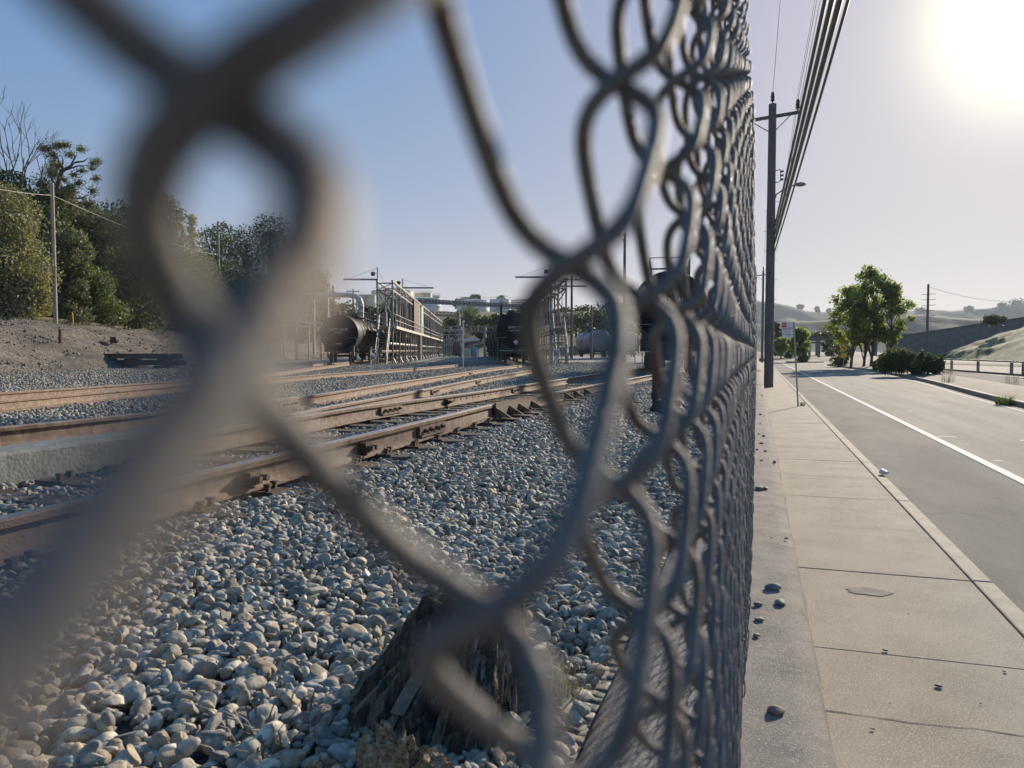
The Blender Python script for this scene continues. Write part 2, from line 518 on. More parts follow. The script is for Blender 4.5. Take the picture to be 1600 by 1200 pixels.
# road, shoulder line and lane markings
ROAD_Z = -.13
mb = MB(); mb.add([(1.575, -6, ROAD_Z), (40, -6, ROAD_Z), (40, 420, ROAD_Z), (1.575, 420, ROAD_Z)], [(0, 1, 2, 3)])
struct(mb.build('road', M['asphalt']))
mb = MB(); _z = ROAD_Z + .002
_pts = [(3.38 - .002 * y + .02 * math.sin(y * .7), y) for y in range(-6, 131)]
_vs = []
for x, y in _pts: _vs += [(x, y, _z), (9.6, y, _z)]
mb.add(_vs, [(2 * i, 2 * i + 1, 2 * i + 3, 2 * i + 2) for i in range(len(_pts) - 1)])
struct(mb.build('road_lane', M['lane']))
def crack(name, pts, w, z, m):
    mb = MB(); vs = []
    P = []
    for a, b in zip(pts, pts[1:]):
        n = max(2, int(math.dist(a, b) / .06))
        P += [(a[0] + (b[0] - a[0]) * i / n, a[1] + (b[1] - a[1]) * i / n) for i in range(n)]
    P.append(pts[-1])
    for i, (x, y) in enumerate(P):
        dx = .018 * fbm(x, y, 4.0, 3); dy = .03 * fbm(x, y, 3.0, 8); ww = w * (.35 + abs(fbm(x, y, 9.0, 1)) * 1.6)
        vs += [(x + dx, y + dy - ww, z), (x + dx, y + dy + ww, z)]
    mb.add(vs, [(2 * i, 2 * i + 2, 2 * i + 3, 2 * i + 1) for i in range(len(P) - 1)])
    return struct(mb.build(name, m))
crack('pavement_crack', [(.14, 3.66), (.5, 3.60), (.9, 3.64), (1.42, 3.58)], .0035, .0012, M['joint'])
crack('pavement_crack', [(.14, 8.3), (.7, 8.34), (1.42, 8.25)], .0025, .0012, M['joint'])
crack('pavement_crack', [(.4, 10.2), (.8, 10.26), (.95, 10.2)], .008, .0012, M['joint'])
crack('road_crack', [(1.6, 13.6), (2.4, 13.9), (3.3, 14.0), (4.6, 14.3), (6.2, 14.2)], .010, ROAD_Z + .0065, M['joint'])
crack('road_crack', [(1.6, 24.5), (2.6, 24.8), (3.9, 25.3), (5.5, 25.2)], .012, ROAD_Z + .0065, M['joint'])
crack('road_crack', [(1.6, 8.9), (2.0, 9.2), (2.3, 9.1)], .007, ROAD_Z + .0065, M['joint'])
_flk = MB()
for i in range(130):
    x, y = random.uniform(3.6, 7.4), random.uniform(9, 34)
    a = random.uniform(0, PI); r1, r2 = random.uniform(.012, .05), random.uniform(.01, .025)
    if i > 110: r1, r2 = r1 * 2.2, r2 * 2.2
    n = 7
    _flk.add([(x + r1 * math.cos(a) * math.cos(t) - r2 * math.sin(a) * math.sin(t) * random.uniform(.6, 1), y + r1 * math.sin(a) * math.cos(t) + r2 * math.cos(a) * math.sin(t), ROAD_Z + .0055) for t in [2 * PI * k / n for k in range(n)]], [tuple(range(n))])
struct(_flk.build('road_flecks', M['paint']))
mb = MB(); z = ROAD_Z + .0085
mb.add([(3.31, -6, z), (3.46, -6, z), (3.30, 130, z), (3.15, 130, z)], [(0, 1, 2, 3)])
for y in (100, 112, 124):
    mb.add([(5.3, y, z), (5.42, y, z), (5.42, y + 4, z), (5.3, y + 4, z)], [(0, 1, 2, 3)])
mb.add([(3.46, 17.1, z), (3.80, 17.12, z), (3.80, 17.25, z), (3.46, 17.23, z)], [(0, 1, 2, 3)])
struct(mb.build('road_marking', M['paint']))
# pavement: real slabs with open joints above a dark bed
mb = MB(); mb.add([(.10, -4, -.03), (1.56, -4, -.03), (1.56, 120, -.03), (.10, 120, -.03)], [(0, 1, 2, 3)])
struct(mb.build('sidewalk_bed', M['joint']))
mb = MB()
_cuts = [-4, 1.6, 3.02, 4.40, 6.0]
while _cuts[-1] < 118: _cuts.append(_cuts[-1] + 1.5)
for a, b in zip(_cuts, _cuts[1:]):
    g0, g1 = (.009 if abs(a - 6.0) < .01 else .004), (.009 if abs(b - 6.0) < .01 else .004)
    mb.box(.12, 1.437, a + g0, b - g1, -.12, random.uniform(-.003, .0))
struct(mb.build('sidewalk', M['walk'], bevel=.004))
mb = MB()
for a, b in zip([-4, 6.0] + [6.0 + 3 * k for k in range(1, 38)], [6.0] + [6.0 + 3 * k for k in range(1, 39)]):
    mb.box(1.447, 1.575, a + .004, b - .004, -.3, 0.003)
struct(mb.build('kerb', M['curb'], bevel=.012))

# ------------------------------------------------------------------ concrete footing wall below the fence
WT = .75
def wall_obj():
    ys = [-3]
    while ys[-1] < 118: ys.append(ys[-1] + (.12 if ys[-1] < 8 else .6))
    prof = [(.155, -.4), (.165, .1), (.170, .55), (.178, .70), (.160, WT - .008), (.10, WT), (-.10, WT + .004), (-.30, WT), (-.345, WT - .012), (-.365, WT - .06), (-.37, .2)]
    V, Fq = [], []
    for y in ys:
        for x, z_ in prof:
            j = .010 * fbm(y, z_ * 3 + x * 2, 3.0, 2) if z_ > .5 else 0
            V.append((x + j, y, z_ + drop(x, y) * (1 if x < -.2 else 0) * 0 + (.006 * fbm(x * 3, y, 4.0, 5) if z_ > .6 else 0)))
    n = len(prof)
    for i in range(len(ys) - 1):
        for j in range(n - 1):
            Fq.append((i * n + j, i * n + j + 1, (i + 1) * n + j + 1, (i + 1) * n + j))
    o = np_mesh('concrete_footing_wall', np.array(V), np.array(Fq), M['wall'], base=(0, 0, 0))
    tag(o, 'long low brown concrete footing wall carrying the chain link fence', 'wall')
wall_obj()

# ================================================================== CHAIN LINK FENCE
FD = .0243                                    # distance of the mesh plane from the lens
FP, FH, FY0, FZ0, FA, FT, FK, FS = [q * FD for q in (1.48, 2.985, .535, .469, .796, .335)] + [.92, 2.2]
FENCE_END, FENCE_LOW, FENCE_TOP = 40.0, WT + .03, 2.045
WIRE_R = .00172
def fence_wires(j0, j1, seg, sides):
    """numpy sweep of wires j0..j1, seg points per twist"""
    Vs, Fs, off = [], [], 0
    for j in range(j0, j1):
        zc = EYE.z + FZ0 + (j % 2) * FH / 2
        k0 = math.ceil((FENCE_LOW - zc) / FH * seg); k1 = math.floor((FENCE_TOP - zc) / FH * seg)
        ph = np.arange(k0, k1 + 1) * (2 * PI / seg)
        c, s = np.cos(ph), np.sin(ph)
        yj = FY0 + j * FP
        jr = np.random.default_rng(900 + j)
        amp = 1.0 if j < 6 else 1 + .05 * jr.normal()
        z = zc + FH * ph / (2 * PI)
        y = yj + FA * amp * np.arcsin(FK * c) / math.asin(FK)
        bul = 0.0
        if yj > .3:
            w = min((yj - .3) / 2.0, 1)
            bul = w * (.0055 * np.sin(yj * 1.9 + z * 2.3) + .004 * np.sin(yj * 4.3 - z * 3.1 + 1.0) + .002 * jr.normal())
        x = -FD - FT * np.tanh(FS * s) / math.tanh(FS) + bul
        P = np.stack([x, y, z], 1)
        T = np.gradient(P, axis=0); T /= np.linalg.norm(T, axis=1, keepdims=True)
        ref = np.array([1.0, .35, 0]); ref /= np.linalg.norm(ref)
        A = ref - T * (T @ ref)[:, None]; A /= np.linalg.norm(A, axis=1, keepdims=True)
        B = np.cross(T, A)
        th = np.arange(sides) * 2 * PI / sides
        R = P[:, None, :] + WIRE_R * (A[:, None, :] * np.cos(th)[None, :, None] + B[:, None, :] * np.sin(th)[None, :, None])
        n = len(P)
        i = np.arange(n - 1)[:, None] * sides; q = np.arange(sides)[None, :]; q2 = (q + 1) % sides
        Fq = np.stack([i + q, i + q2, i + sides + q2, i + sides + q], 2).reshape(-1, 4) + off
        Vs.append(R.reshape(-1, 3)); Fs.append(Fq); off += n * sides
    return np.concatenate(Vs), np.concatenate(Fs)
fence = empty('chain_link_fence', (0, 8, WT), 0, 'weathered grey chain link fence running away from right before the lens', 'fence')
_j = lambda y: int(y / FP)
_parts = [fence_wires(-14, _j(.8), 40, 12), fence_wires(_j(.8), _j(4), 18, 7), fence_wires(_j(4), _j(FENCE_END), 10, 4)]
_V, _F, _o = [], [], 0
for a, b in _parts:
    _V.append(a); _F.append(b + _o); _o += len(a)
wm = np_mesh('wire_mesh', np.concatenate(_V) - np.array([0, 8, WT]), np.concatenate(_F), M['wire'])
wm.parent = fence
for y in (-2.4, 3.6, 6.6) + tuple(9.6 + 3 * k for k in range(10)):
    mb = MB(); mb.tube([(-.048, y - 8, -.02), (-.048, y - 8, 1.31)], .028, 12).lathe([(.031, 1.31), (.031, 1.33), (.012, 1.35), (0.001, 1.355)], (-.048, y - 8, 0), n=12)
    mb.build('fence_post', M['post'], fence, smooth=True)
mb = MB(); mb.tube([(-.04, -10.4, .05), (-.04, FENCE_END - 8 - .03, .05)], .0022, 6)
mb.build('tension_wire', M['post'], fence, smooth=True)

# ================================================================== STONES
def ico(sub):
    bm = bmesh.new(); bmesh.ops.create_icosphere(bm, subdivisions=sub, radius=1)
    bm.verts.ensure_lookup_table()
    V = np.array([v.co[:] for v in bm.verts]); Fq = np.array([[v.index for v in f.verts] for f in bm.faces]); bm.free()
    return V, Fq
def stone_shapes(sub, n, rng, planes=7, rnd=.25):
    V0, F0 = ico(sub); out = []
    for _ in range(n):
        V = V0.copy()
        for _p in range(planes):
            d = rng.normal(size=3); d /= np.linalg.norm(d)
            h = rng.uniform(.55, .88)
            t = V @ d
            V = V - np.where(t > h, (t - h) * (1 - rnd), 0)[:, None] * d
        V *= np.array([rng.uniform(.85, 1.3), rng.uniform(.65, 1.0), rng.uniform(.38, .68)])
        out.append(V)
    return out, F0
STONE_COLS = np.array([(.24, .235, .22), (.31, .30, .275), (.19, .20, .20), (.36, .34, .30), (.27, .245, .20), (.15, .155, .16), (.33, .28, .215), (.20, .225, .215), (.42, .41, .38), (.235, .25, .26)])
def scatter_stones(name, P, R, shapes, F0, m, rng, smooth=True):
    n = len(P); k = len(shapes[0])
    q = rng.normal(size=(n, 4)); q[:, 1:3] *= .35                # mostly lying flat
    q /= np.linalg.norm(q, axis=1, keepdims=True)
    w, x, y, z = q.T
    Rm = np.stack([np.stack([1 - 2 * (y * y + z * z), 2 * (x * y - z * w), 2 * (x * z + y * w)], 1),
                   np.stack([2 * (x * y + z * w), 1 - 2 * (x * x + z * z), 2 * (y * z - x * w)], 1),
                   np.stack([2 * (x * z - y * w), 2 * (y * z + x * w), 1 - 2 * (x * x + y * y)], 1)], 1)
    S = np.array(shapes)[rng.integers(0, len(shapes), n)]
    V = np.einsum('nij,nkj->nki', Rm, S) * R[:, None, None] + P[:, None, :]
    Fq = (F0[None] + (np.arange(n) * k)[:, None, None]).reshape(-1, 3)
    c = STONE_COLS[rng.integers(0, len(STONE_COLS), n)] * rng.uniform(.75, 1.45, n)[:, None] * np.array([1.07, .975, .84])
    o = np_mesh(name, V.reshape(-1, 3), Fq, m, tint=np.repeat(c, k, 0), smooth=smooth)
    if smooth: o.data.set_sharp_from_angle(angle=math.radians(32))
    return o

# ---------------------------------------------------------------- rails first: the stones keep clear of them
def smooth_line(pts, step=.4, ext0=0.0, ext1=0.0, ksm=7):
    P = np.array([[p.x, p.y] for p in pts])
    d0 = P[0] - P[1]; d0 /= np.linalg.norm(d0); d1 = P[-1] - P[-2]; d1 /= np.linalg.norm(d1)
    if ext0: P = np.vstack([P[0] + d0 * ext0, P])
    if ext1: P = np.vstack([P, P[-1] + d1 * ext1])
    s = np.concatenate([[0], np.cumsum(np.linalg.norm(np.diff(P, axis=0), axis=1))])
    n = max(int(s[-1] / step), 4)
    t = np.linspace(0, s[-1], n)
    Q = np.stack([np.interp(t, s, P[:, 0]), np.interp(t, s, P[:, 1])], 1)
    for _ in range(3):
        k = ksm
        pad = np.vstack([2 * Q[0] - Q[k:0:-1], Q, 2 * Q[-1] - Q[-2:-k - 2:-1]])
        ker = np.ones(2 * k + 1) / (2 * k + 1)
        Q = np.stack([np.convolve(pad[:, 0], ker, 'valid'), np.convolve(pad[:, 1], ker, 'valid')], 1)
    return Q
RAIL_PROF = [(-.068, 0), (.068, 0), (.068, .012), (.012, .032), (.009, .042), (.009, .122), (.034, .132), (.036, .160), (.028, .170), (-.028, .170), (-.036, .160), (-.034, .132), (-.009, .122), (-.009, .042), (-.012, .032), (-.068, .012)]
def rail_mb(Q, zoff=0.0):
    n = len(RAIL_PROF); mb = MB()
    T = np.gradient(Q, axis=0); T /= np.linalg.norm(T, axis=1, keepdims=True)
    vs = []
    for (x, y), (tx, ty) in zip(Q, T):
        nx, ny = ty, -tx
        zb = GZ + drop(x, y) + zoff
        vs += [(x + nx * a, y + ny * a, zb + h) for a, h in RAIL_PROF]
    mb.add(vs, [])
    for i in range(len(Q) - 1):
        for j in range(n):
            mb.f.append((i * n + j, i * n + (j + 1) % n, (i + 1) * n + (j + 1) % n, (i + 1) * n + j))
            mb.m.append(1 if j == 8 else 0)
    mb.f.append(tuple(range(n))); mb.m.append(0)
    mb.f.append(tuple((len(Q) - 1) * n + j for j in range(n - 1, -1, -1))); mb.m.append(0)
    return mb
_px = lambda L: [onyard(u, v) for u, v in L]
R1 = smooth_line([Vector((-2.72, 0, 0)), Vector((-2.78, 1.6, 0))] + _px([(170, 765), (300, 738), (430, 712), (490, 697), (550, 684), (700, 650), (760, 636), (860, 612), (930, 600), (1020, 585)]), ext0=2, ext1=14)
R2 = smooth_line(_px([(230, 688), (330, 672), (447, 652), (600, 630), (760, 610), (860, 594), (940, 583), (1000, 575)]), ext0=0, ext1=10)
R3 = smooth_line(_px([(450, 648), (560, 627), (700, 600), (760, 589), (830, 578)]), ext1=0)
R4 = smooth_line(_px([(0, 676), (65, 671), (190, 656), (330, 638), (465, 623), (560, 605), (700, 585), (760, 576), (815, 570)]), ext0=2.5)
R5 = smooth_line(_px([(0, 625), (250, 603), (420, 591), (520, 583), (660, 574), (730, 568)]), ext0=5)
R6 = smooth_line(_px([(0, 613), (260, 596), (420, 583), (480, 575), (545, 567.5)]), ext0=6)

rng = np.random.default_rng(21)
def dist_line(P, Q):
    d = np.full(len(P), 1e9)
    for i in range(0, len(Q), 1):
        d = np.minimum(d, (P[:, 0] - Q[i, 0]) ** 2 + (P[:, 1] - Q[i, 1]) ** 2)
    return np.sqrt(d)
def wedge(n, d0, d1, rng, a0=-47, a1=-1.5, pw=1.0):
    """random ground points between ranges d0 and d1 (weight towards the near side by pw)"""
    u = rng.random(n)
    r = (d0 ** (2 * pw) + u * (d1 ** (2 * pw) - d0 ** (2 * pw))) ** (1 / (2 * pw))
    a = np.radians(rng.uniform(a0 - 17.65 * 0 - 12, a1, n))
    return np.stack([r * np.sin(a), r * np.cos(a)], 1)
def lay(n, d0, d1, rmin, rmax, rng, a0=-50, a1=-1.0, pw=1.0):
    P = wedge(n, d0, d1, rng, a0, a1, pw)
    R = rng.uniform(0, 1, n) ** 1.6 * (rmax - rmin) + rmin
    ok = P[:, 0] < -.37 - R * .2
    for Q in (R1, R2, R3, R4, R5, R6):
        ok &= dist_line(P, Q[::1]) > .05 + R * .8 if True else ok
    ok &= ((P[:, 0] + .69) / .20) ** 2 + ((P[:, 1] - 1.66) / .24) ** 2 > 1
    P, R = P[ok], R[ok]
    z = np.array([GZ + drop(x, y) + .022 * fbm(x, y, .9, 3) for x, y in P])
    d1_ = dist_line(P, R1); d2_ = dist_line(P, R2); d4 = dist_line(P, R4)
    between = (d1_ < 1.5) & (d2_ < 1.75)
    z = z - np.where(between, .022, 0) - np.where(d1_ < .5, .006, 0) - np.where(d2_ < .4, .015, 0)
    Pz = np.column_stack([P, z + R * rng.uniform(-.55, .25, len(R)) - .012])
    return Pz, R
_sh, _f3 = stone_shapes(3, 24, rng, 10, .12)
P, R = lay(13500, .9, 3.6, .011, .035, rng)
tag(scatter_stones('gravel', P, R, _sh, _f3, M['stone'], rng), 'loose grey and tan ballast stones heaped beside the tracks', 'gravel', kind='stuff')
_sh, _f2 = stone_shapes(2, 24, rng, 8, .1)
P, R = lay(40000, 3.5, 8.5, .012, .036, rng, pw=.85)
tag(scatter_stones('gravel', P, R, _sh, _f2, M['stone'], rng), 'ballast stones spread between and beside the nearest rails', 'gravel', kind='stuff')
_sh, _f1 = stone_shapes(1, 18, rng, 3, .3)
P, R = lay(60000, 8.4, 26, .018, .045, rng, pw=.65)
tag(scatter_stones('gravel', P, R, _sh, _f1, M['stone'], rng, smooth=False), 'ballast stones over the farther yard tracks', 'gravel', kind='stuff')

P, R = lay(60000, 24, 75, .03, .065, rng, pw=.6)
tag(scatter_stones('gravel', P, R, _sh, _f1, M['stone'], rng, smooth=False), 'distant ballast around the loading racks and wagons', 'gravel', kind='stuff')

# stones lying on the wall top
_sh, _f3b = stone_shapes(3, 12, rng, 9, .12)
def loose(u, v, r, label, col, i, squash=1.0, zt=None):
    p = on(u, v, zt or WT + .02)
    V = _sh[i % len(_sh)] * r
    a = i * 1.7
    Rz = np.array([[math.cos(a), -math.sin(a), 0], [math.sin(a), math.cos(a), 0], [0, 0, squash]])
    V = V @ Rz.T
    base = np.array([p.x, p.y, (zt or WT) + .003])
    V = V - np.array([0, 0, V[:, 2].min() + .32 * (V[:, 2].max() - V[:, 2].min())]) + base
    o = np_mesh('loose_stone', V, _f3b, M['stone'], tint=np.tile(col, (len(V), 1)), base=base)
    tag(o, label, 'stone')
    return o
loose(1208, 913, .024, 'angular dark grey stone on the wall top, upper of a touching pair', (.19, .21, .20), 0, 1.3)
loose(1219, 936, .024, 'flat greenish grey stone on the wall top, lower of a touching pair', (.17, .20, .17), 1)
loose(1211, 1102, .021, 'blocky reddish brown stone alone on the nearest stretch of wall top', (.22, .165, .13), 2, 1.1)
loose(1187, 760, .032, 'pale rounded stone on the wall top against the fence', (.32, .31, .29), 3)
loose(1196, 760, .020, 'small dark stone beside the pale rounded one on the wall top', (.15, .145, .14), 4)
loose(1229, 836, .010, 'tiny dark chip near the pavement edge of the wall top', (.10, .095, .09), 5)
_k = 6
for u, v, r in ((1184, 938, .016), (1186, 960, .014), (1182, 985, .012), (1190, 690, .02), (1186, 676, .018), (1193, 679, .016), (1183, 700, .018), (1196, 702, .016), (1210, 719, .020), (1190, 716, .014), (1188, 646, .02), (1191, 617, .022), (1188, 660, .012), (1206, 834, .006)):
    o = loose(u, v, r, 'small dark stone scattered along the wall top by the fence foot', (.16, .15, .14), _k)
    o['group'] = 'small dark stones along the wall top'
    _k += 1
for u, v, r in ((1383, 1017, .014), (1570, 1050, .012), (1466, 1073, .018), (1415, 905, .006), (1363, 1140, .009), (1348, 905, .004), (1420, 960, .005), (1452, 1060, .004), (1390, 1100, .005), (1310, 820, .006), (1345, 762, .006), (1298, 930, .004), (1480, 990, .005), (1532, 1100, .006), (1340, 1010, .004), (1265, 700, .008), (1300, 735, .007)):
    o = loose(u, v, r, 'small dark pebble lying loose on the sunny pavement', (.12, .11, .10), _k, .7, zt=.002)
    o['group'] = 'small dark pebbles on the pavement'
    _k += 1

# ================================================================== TRACKS
def tie_mb(L=2.6, w=.22, h=.16):
    mb = MB()
    nx = 12
    vs = []
    for i in range(nx + 1):
        x = -L / 2 + L * i / nx
        for y, z in ((-w / 2, -h), (w / 2, -h), (w / 2, -.012), (w / 2 - .012, 0), (-w / 2 + .012, 0), (-w / 2, -.012)):
            vs.append((x, y + random.uniform(-.004, .004), z + (random.uniform(-.004, .004) if z > -.1 else 0)))
    fs = [(i * 6 + j, i * 6 + (j + 1) % 6, i * 6 + 6 + (j + 1) % 6, i * 6 + 6 + j) for i in range(nx) for j in range(6)]
    fs += [(5, 4, 3, 2, 1, 0), tuple(nx * 6 + j for j in range(6))]
    return mb.add(vs, fs)
def nearest(Q, y):
    i = int(np.argmin(abs(Q[:, 1] - y)))
    return Q[i]
def interp_at(Q, y):
    o = np.argsort(Q[:, 1])
    return np.array([np.interp(y, Q[o, 1], Q[o, 0]), y])
tie_proto = None
def plate_mb():
    mb = MB().box(-.17, .17, -.09, .09, 0, .014)
    for sx, sy in ((-.09, -.06), (.09, .06), (.115, -.05), (-.115, .05)):
        mb.box(sx - .012, sx + .012, sy - .012, sy + .012, .01, .045).box(sx - .02, sx + .02, sy - .016, sy + .016, .045, .058)
    return mb
def track(name, label, RA, RB, y0, y1, step, near, loc, width=2.6):
    global tie_proto
    t = empty(name, loc, 0, label, 'railway track')
    L = Vector(loc)
    for Q in (RA, RB):
        mb = rail_mb(Q)
        mb.v = [(x - L.x, y - L.y, z - L.z) for x, y, z in mb.v]
        mb.build('rail', [M['rail'], M['railtop']], t, smooth=True)
    y = y0; k = 0
    while y < y1 and k < 95:
        a, b = interp_at(RA, y), None
        ya = interp_at(RA, y + .2) - interp_at(RA, y - .2); ya = ya / np.linalg.norm(ya)
        b = a + np.array([-ya[1], ya[0]]) * 1.5
        c = (a + b) / 2
        if tie_proto is None:
            tie_proto = tie_mb().build('tie', M['tie'])
            plate_proto = plate_mb().build('tie_plate', M['iron'])
            track.plate = plate_proto
            tie = tie_proto; pl = plate_proto
        else:
            tie = tie_proto.copy(); COL.objects.link(tie); pl = None
        tie.parent = t
        jz = random.uniform(-.008, .004)
        tie.location = (c[0] - L.x, c[1] - L.y, GZ + drop(*c) - .016 + jz - L.z)
        tie.rotation_euler = (0, 0, math.atan2(ya[1], ya[0]) - PI / 2 + random.uniform(-.03, .03))
        if near(y):
            for sx in (.75, -.75):
                if pl is None: pl = track.plate.copy(); COL.objects.link(pl)
                pl.parent = tie; pl.location = (sx, 0, 0); pl = None
        elif pl is not None:
            pl.parent = tie; pl.location = (.75, 0, 0)
        y += step; k += 1
    return t
def bar_at(t, Q, y, side, kind, L):
    """joint bar with bolts, or a single braced bolt head, on the web of a rail"""
    p = interp_at(Q, y); d = interp_at(Q, y + .3) - interp_at(Q, y - .3); d = d / np.linalg.norm(d)
    n = np.array([d[1], -d[0]]) * side
    zb = GZ + drop(*p) - L.z
    o = Vector((p[0] - L.x, p[1] - L.y, zb)); D = Vector((d[0], d[1], 0)); N = Vector((n[0], n[1], 0))
    if kind == 'joint':
        mb = MB(); mb.beam(o - D * .33 + N * .030 + Vector((0, 0, .078)), o + D * .33 + N * .030 + Vector((0, 0, .078)), .028, .092)
        mb.beam(o - D * .33 + N * .050 + Vector((0, 0, .040)), o + D * .33 + N * .050 + Vector((0, 0, .040)), .03, .02)
        b = mb.build('joint_bar', M['rail'], t)
        for q in (-.22, -.08, .08, .22):
            c = o + D * q + Vector((0, 0, .082))
            MB().tube([c + N * .040, c + N * .068], .022, 6).tube([c + N * .068, c + N * .090], .011, 8).build('bolt', M['iron'], b)
    elif kind == 'block':
        mb = MB(); c = o + Vector((0, 0, .075))
        mb.beam(c - D * .06 + N * .04, c + D * .06 + N * .04, .07, .08)
        b = mb.build('heel_block', M['iron'], t)
        for q in (-.03, .04):
            MB().tube([c + D * q + N * .07, c + D * q + N * .125], .020, 6).build('bolt', M['iron'], b)
    elif kind == 'brace':
        mb = MB(); w = .012
        a1, a2, a3 = o + N * .03 + Vector((0, 0, .15)), o + N * .03 + Vector((0, 0, .01)), o + N * .26 + Vector((0, 0, .01))
        mb.add([a1 - D * w, a2 - D * w, a3 - D * w, a1 + D * w, a2 + D * w, a3 + D * w], [(0, 1, 2), (5, 4, 3), (0, 3, 4, 1), (1, 4, 5, 2), (2, 5, 3, 0)])
        mb.beam(o + N * .02 + Vector((0, 0, -.004)), o + N * .36 + Vector((0, 0, -.004)), .16, .016)
        mb.build('rail_brace', M['rail'], t)
L1 = Vector((-3.6, 6, GZ))
T1 = track('railway_track', 'nearest rusty railway track with braced switch rail beside the fence', R1, R2, -.6, 30, .56, lambda y: 2 < y < 11, L1)
Yat = lambda u, v: onyard(u, v).y
for u, v, k in ((400, 722, 'block'), (572, 680, 'block'), (680, 655, 'joint')): bar_at(T1, R1, Yat(u, v), 1, k, L1)
for u, v in ((785, 632), (800, 628), (815, 625), (830, 621), (873, 610), (885, 607), (900, 604)): bar_at(T1, R1, Yat(u, v), 1, 'brace', L1)
for u, v, k in ((608, 629, 'joint'), (690, 618, 'block'), (800, 603, 'joint')): bar_at(T1, R2, Yat(u, v), 1, k, L1)
# slotted guard along the braced rail
mb = MB()
_a, _b = interp_at(R1, Yat(775, 632)), interp_at(R1, Yat(835, 619))
mb.beam(Vector((_a[0] + .055, _a[1], GZ + .10)) - L1, Vector((_b[0] + .055, _b[1], GZ + drop(*_b) + .10)) - L1, .02, .17)
mb.build('guard_plate', M['iron'], T1)
# bolt holes row on the second rail
mb = MB()
for u in np.linspace(690, 790, 11):
    p = interp_at(R2, Yat(u, 610 + (760 - u) * .125))
    c = Vector((p[0] + .010, p[1], GZ + drop(*p) + .082)) - L1
    mb.tube([c, c + Vector((.006, 0, 0))], .018, 8)
mb.build('bolt_hole', M['black'], T1)
L2 = Vector((-7.4, 11, GZ))
T2 = track('railway_track', 'second rusty track merging into the nearest one at the switch', R4[::-1], R3[::-1], 4.0, 34, .8, lambda y: False, L2)
for u, v, k in ((470, 622, 'joint'), (735, 580, 'joint')): bar_at(T2, R4, Yat(u, v), 1, k, L2)
for u, v in ((675, 605), (745, 592)): bar_at(T2, R3, Yat(u, v), 1, 'joint', L2)
L3 = Vector((-14, 14, GZ))
T3 = track('railway_track', 'rusty curving track on the left leading to the loading racks', R5, R6, 6, 34, 1.4, lambda y: False, L3)
def straight_track(p0, length, label):
    t = empty('railway_track', p0, YROT, label, 'railway track')
    for sx in (-.75, .75):
        mb = MB()
        n = 16
        vs = []; k = len(RAIL_PROF)
        for i in range(n + 1):
            y = length * i / n
            w = Vector(p0) + YT * y
            vs += [(sx + a, y, GZ + drop(w.x, w.y) + h - p0[2]) for a, h in RAIL_PROF]
        fs = [(i * k + j, i * k + (j + 1) % k, i * k + k + (j + 1) % k, i * k + k + j) for i in range(n) for j in range(k)]
        mb.add(vs, fs).build('rail', M['rail'], t, smooth=True)
    return t

# grey timber baulk lying by the left end of the switch, and a short rail offcut of the frog
mb = MB()
p0, p1 = Vector((-4.52, 2.2, 0)), Vector((-4.62, 6.2, 0))
n = 20; vs = []
for i in range(n + 1):
    q = p0.lerp(p1, i / n)
    j = lambda s: .010 * fbm(i * .35, s, 1.0, 9)
    for dx, dz in ((-.17, -.02), (.17, -.02), (.165, .10), (.16, .17), (.12, .19), (-.15, .195), (-.17, .18)):
        vs.append((q.x + dx + j(dx * 9), q.y, GZ + dz + j(dz * 7 + 4)))
mb.add(vs, [(i * 7 + a, i * 7 + (a + 1) % 7, i * 7 + 7 + (a + 1) % 7, i * 7 + 7 + a) for i in range(n) for a in range(7)] + [tuple(range(6, -1, -1)), tuple(n * 7 + a for a in range(7))])
tag(mb.build('timber_baulk', M['grey_timber'], base=(-4.57, 4.2, GZ)), 'thick weathered grey baulk lying along the inside of the left rails', 'timber')

# switch stand behind the mesh
sp = on(1041, 640, GZ)
sw = empty('switch_stand', (sp.x, sp.y, GZ - .02), .1, 'dark iron switch stand with tall stem beside the nearest track', 'switch stand')
MB().box(-.22, .22, -.16, .16, 0, .06).box(-.19, .19, -.13, .13, .06, .16).build('base', M['black'], sw, bevel=.01)
MB().tube([(-.15, 0, .16), (-.16, 0, .55), (-.16, .02, .62)], [.05, .032, .028], 10).lathe([(.06, .16), (.06, .24), (.04, .28)], (-.15, 0, 0), n=12).build('stem', M['black'], sw, smooth=True)
MB().tube([(.05, 0, .12), (.20, -.05, .14), (.24, -.10, .08)], .016, 8).build('lever', M['steel'], sw, smooth=True)
MB().box(-.30, -.02, -.008, .008, .60, .82).build('target', M['black'], sw)

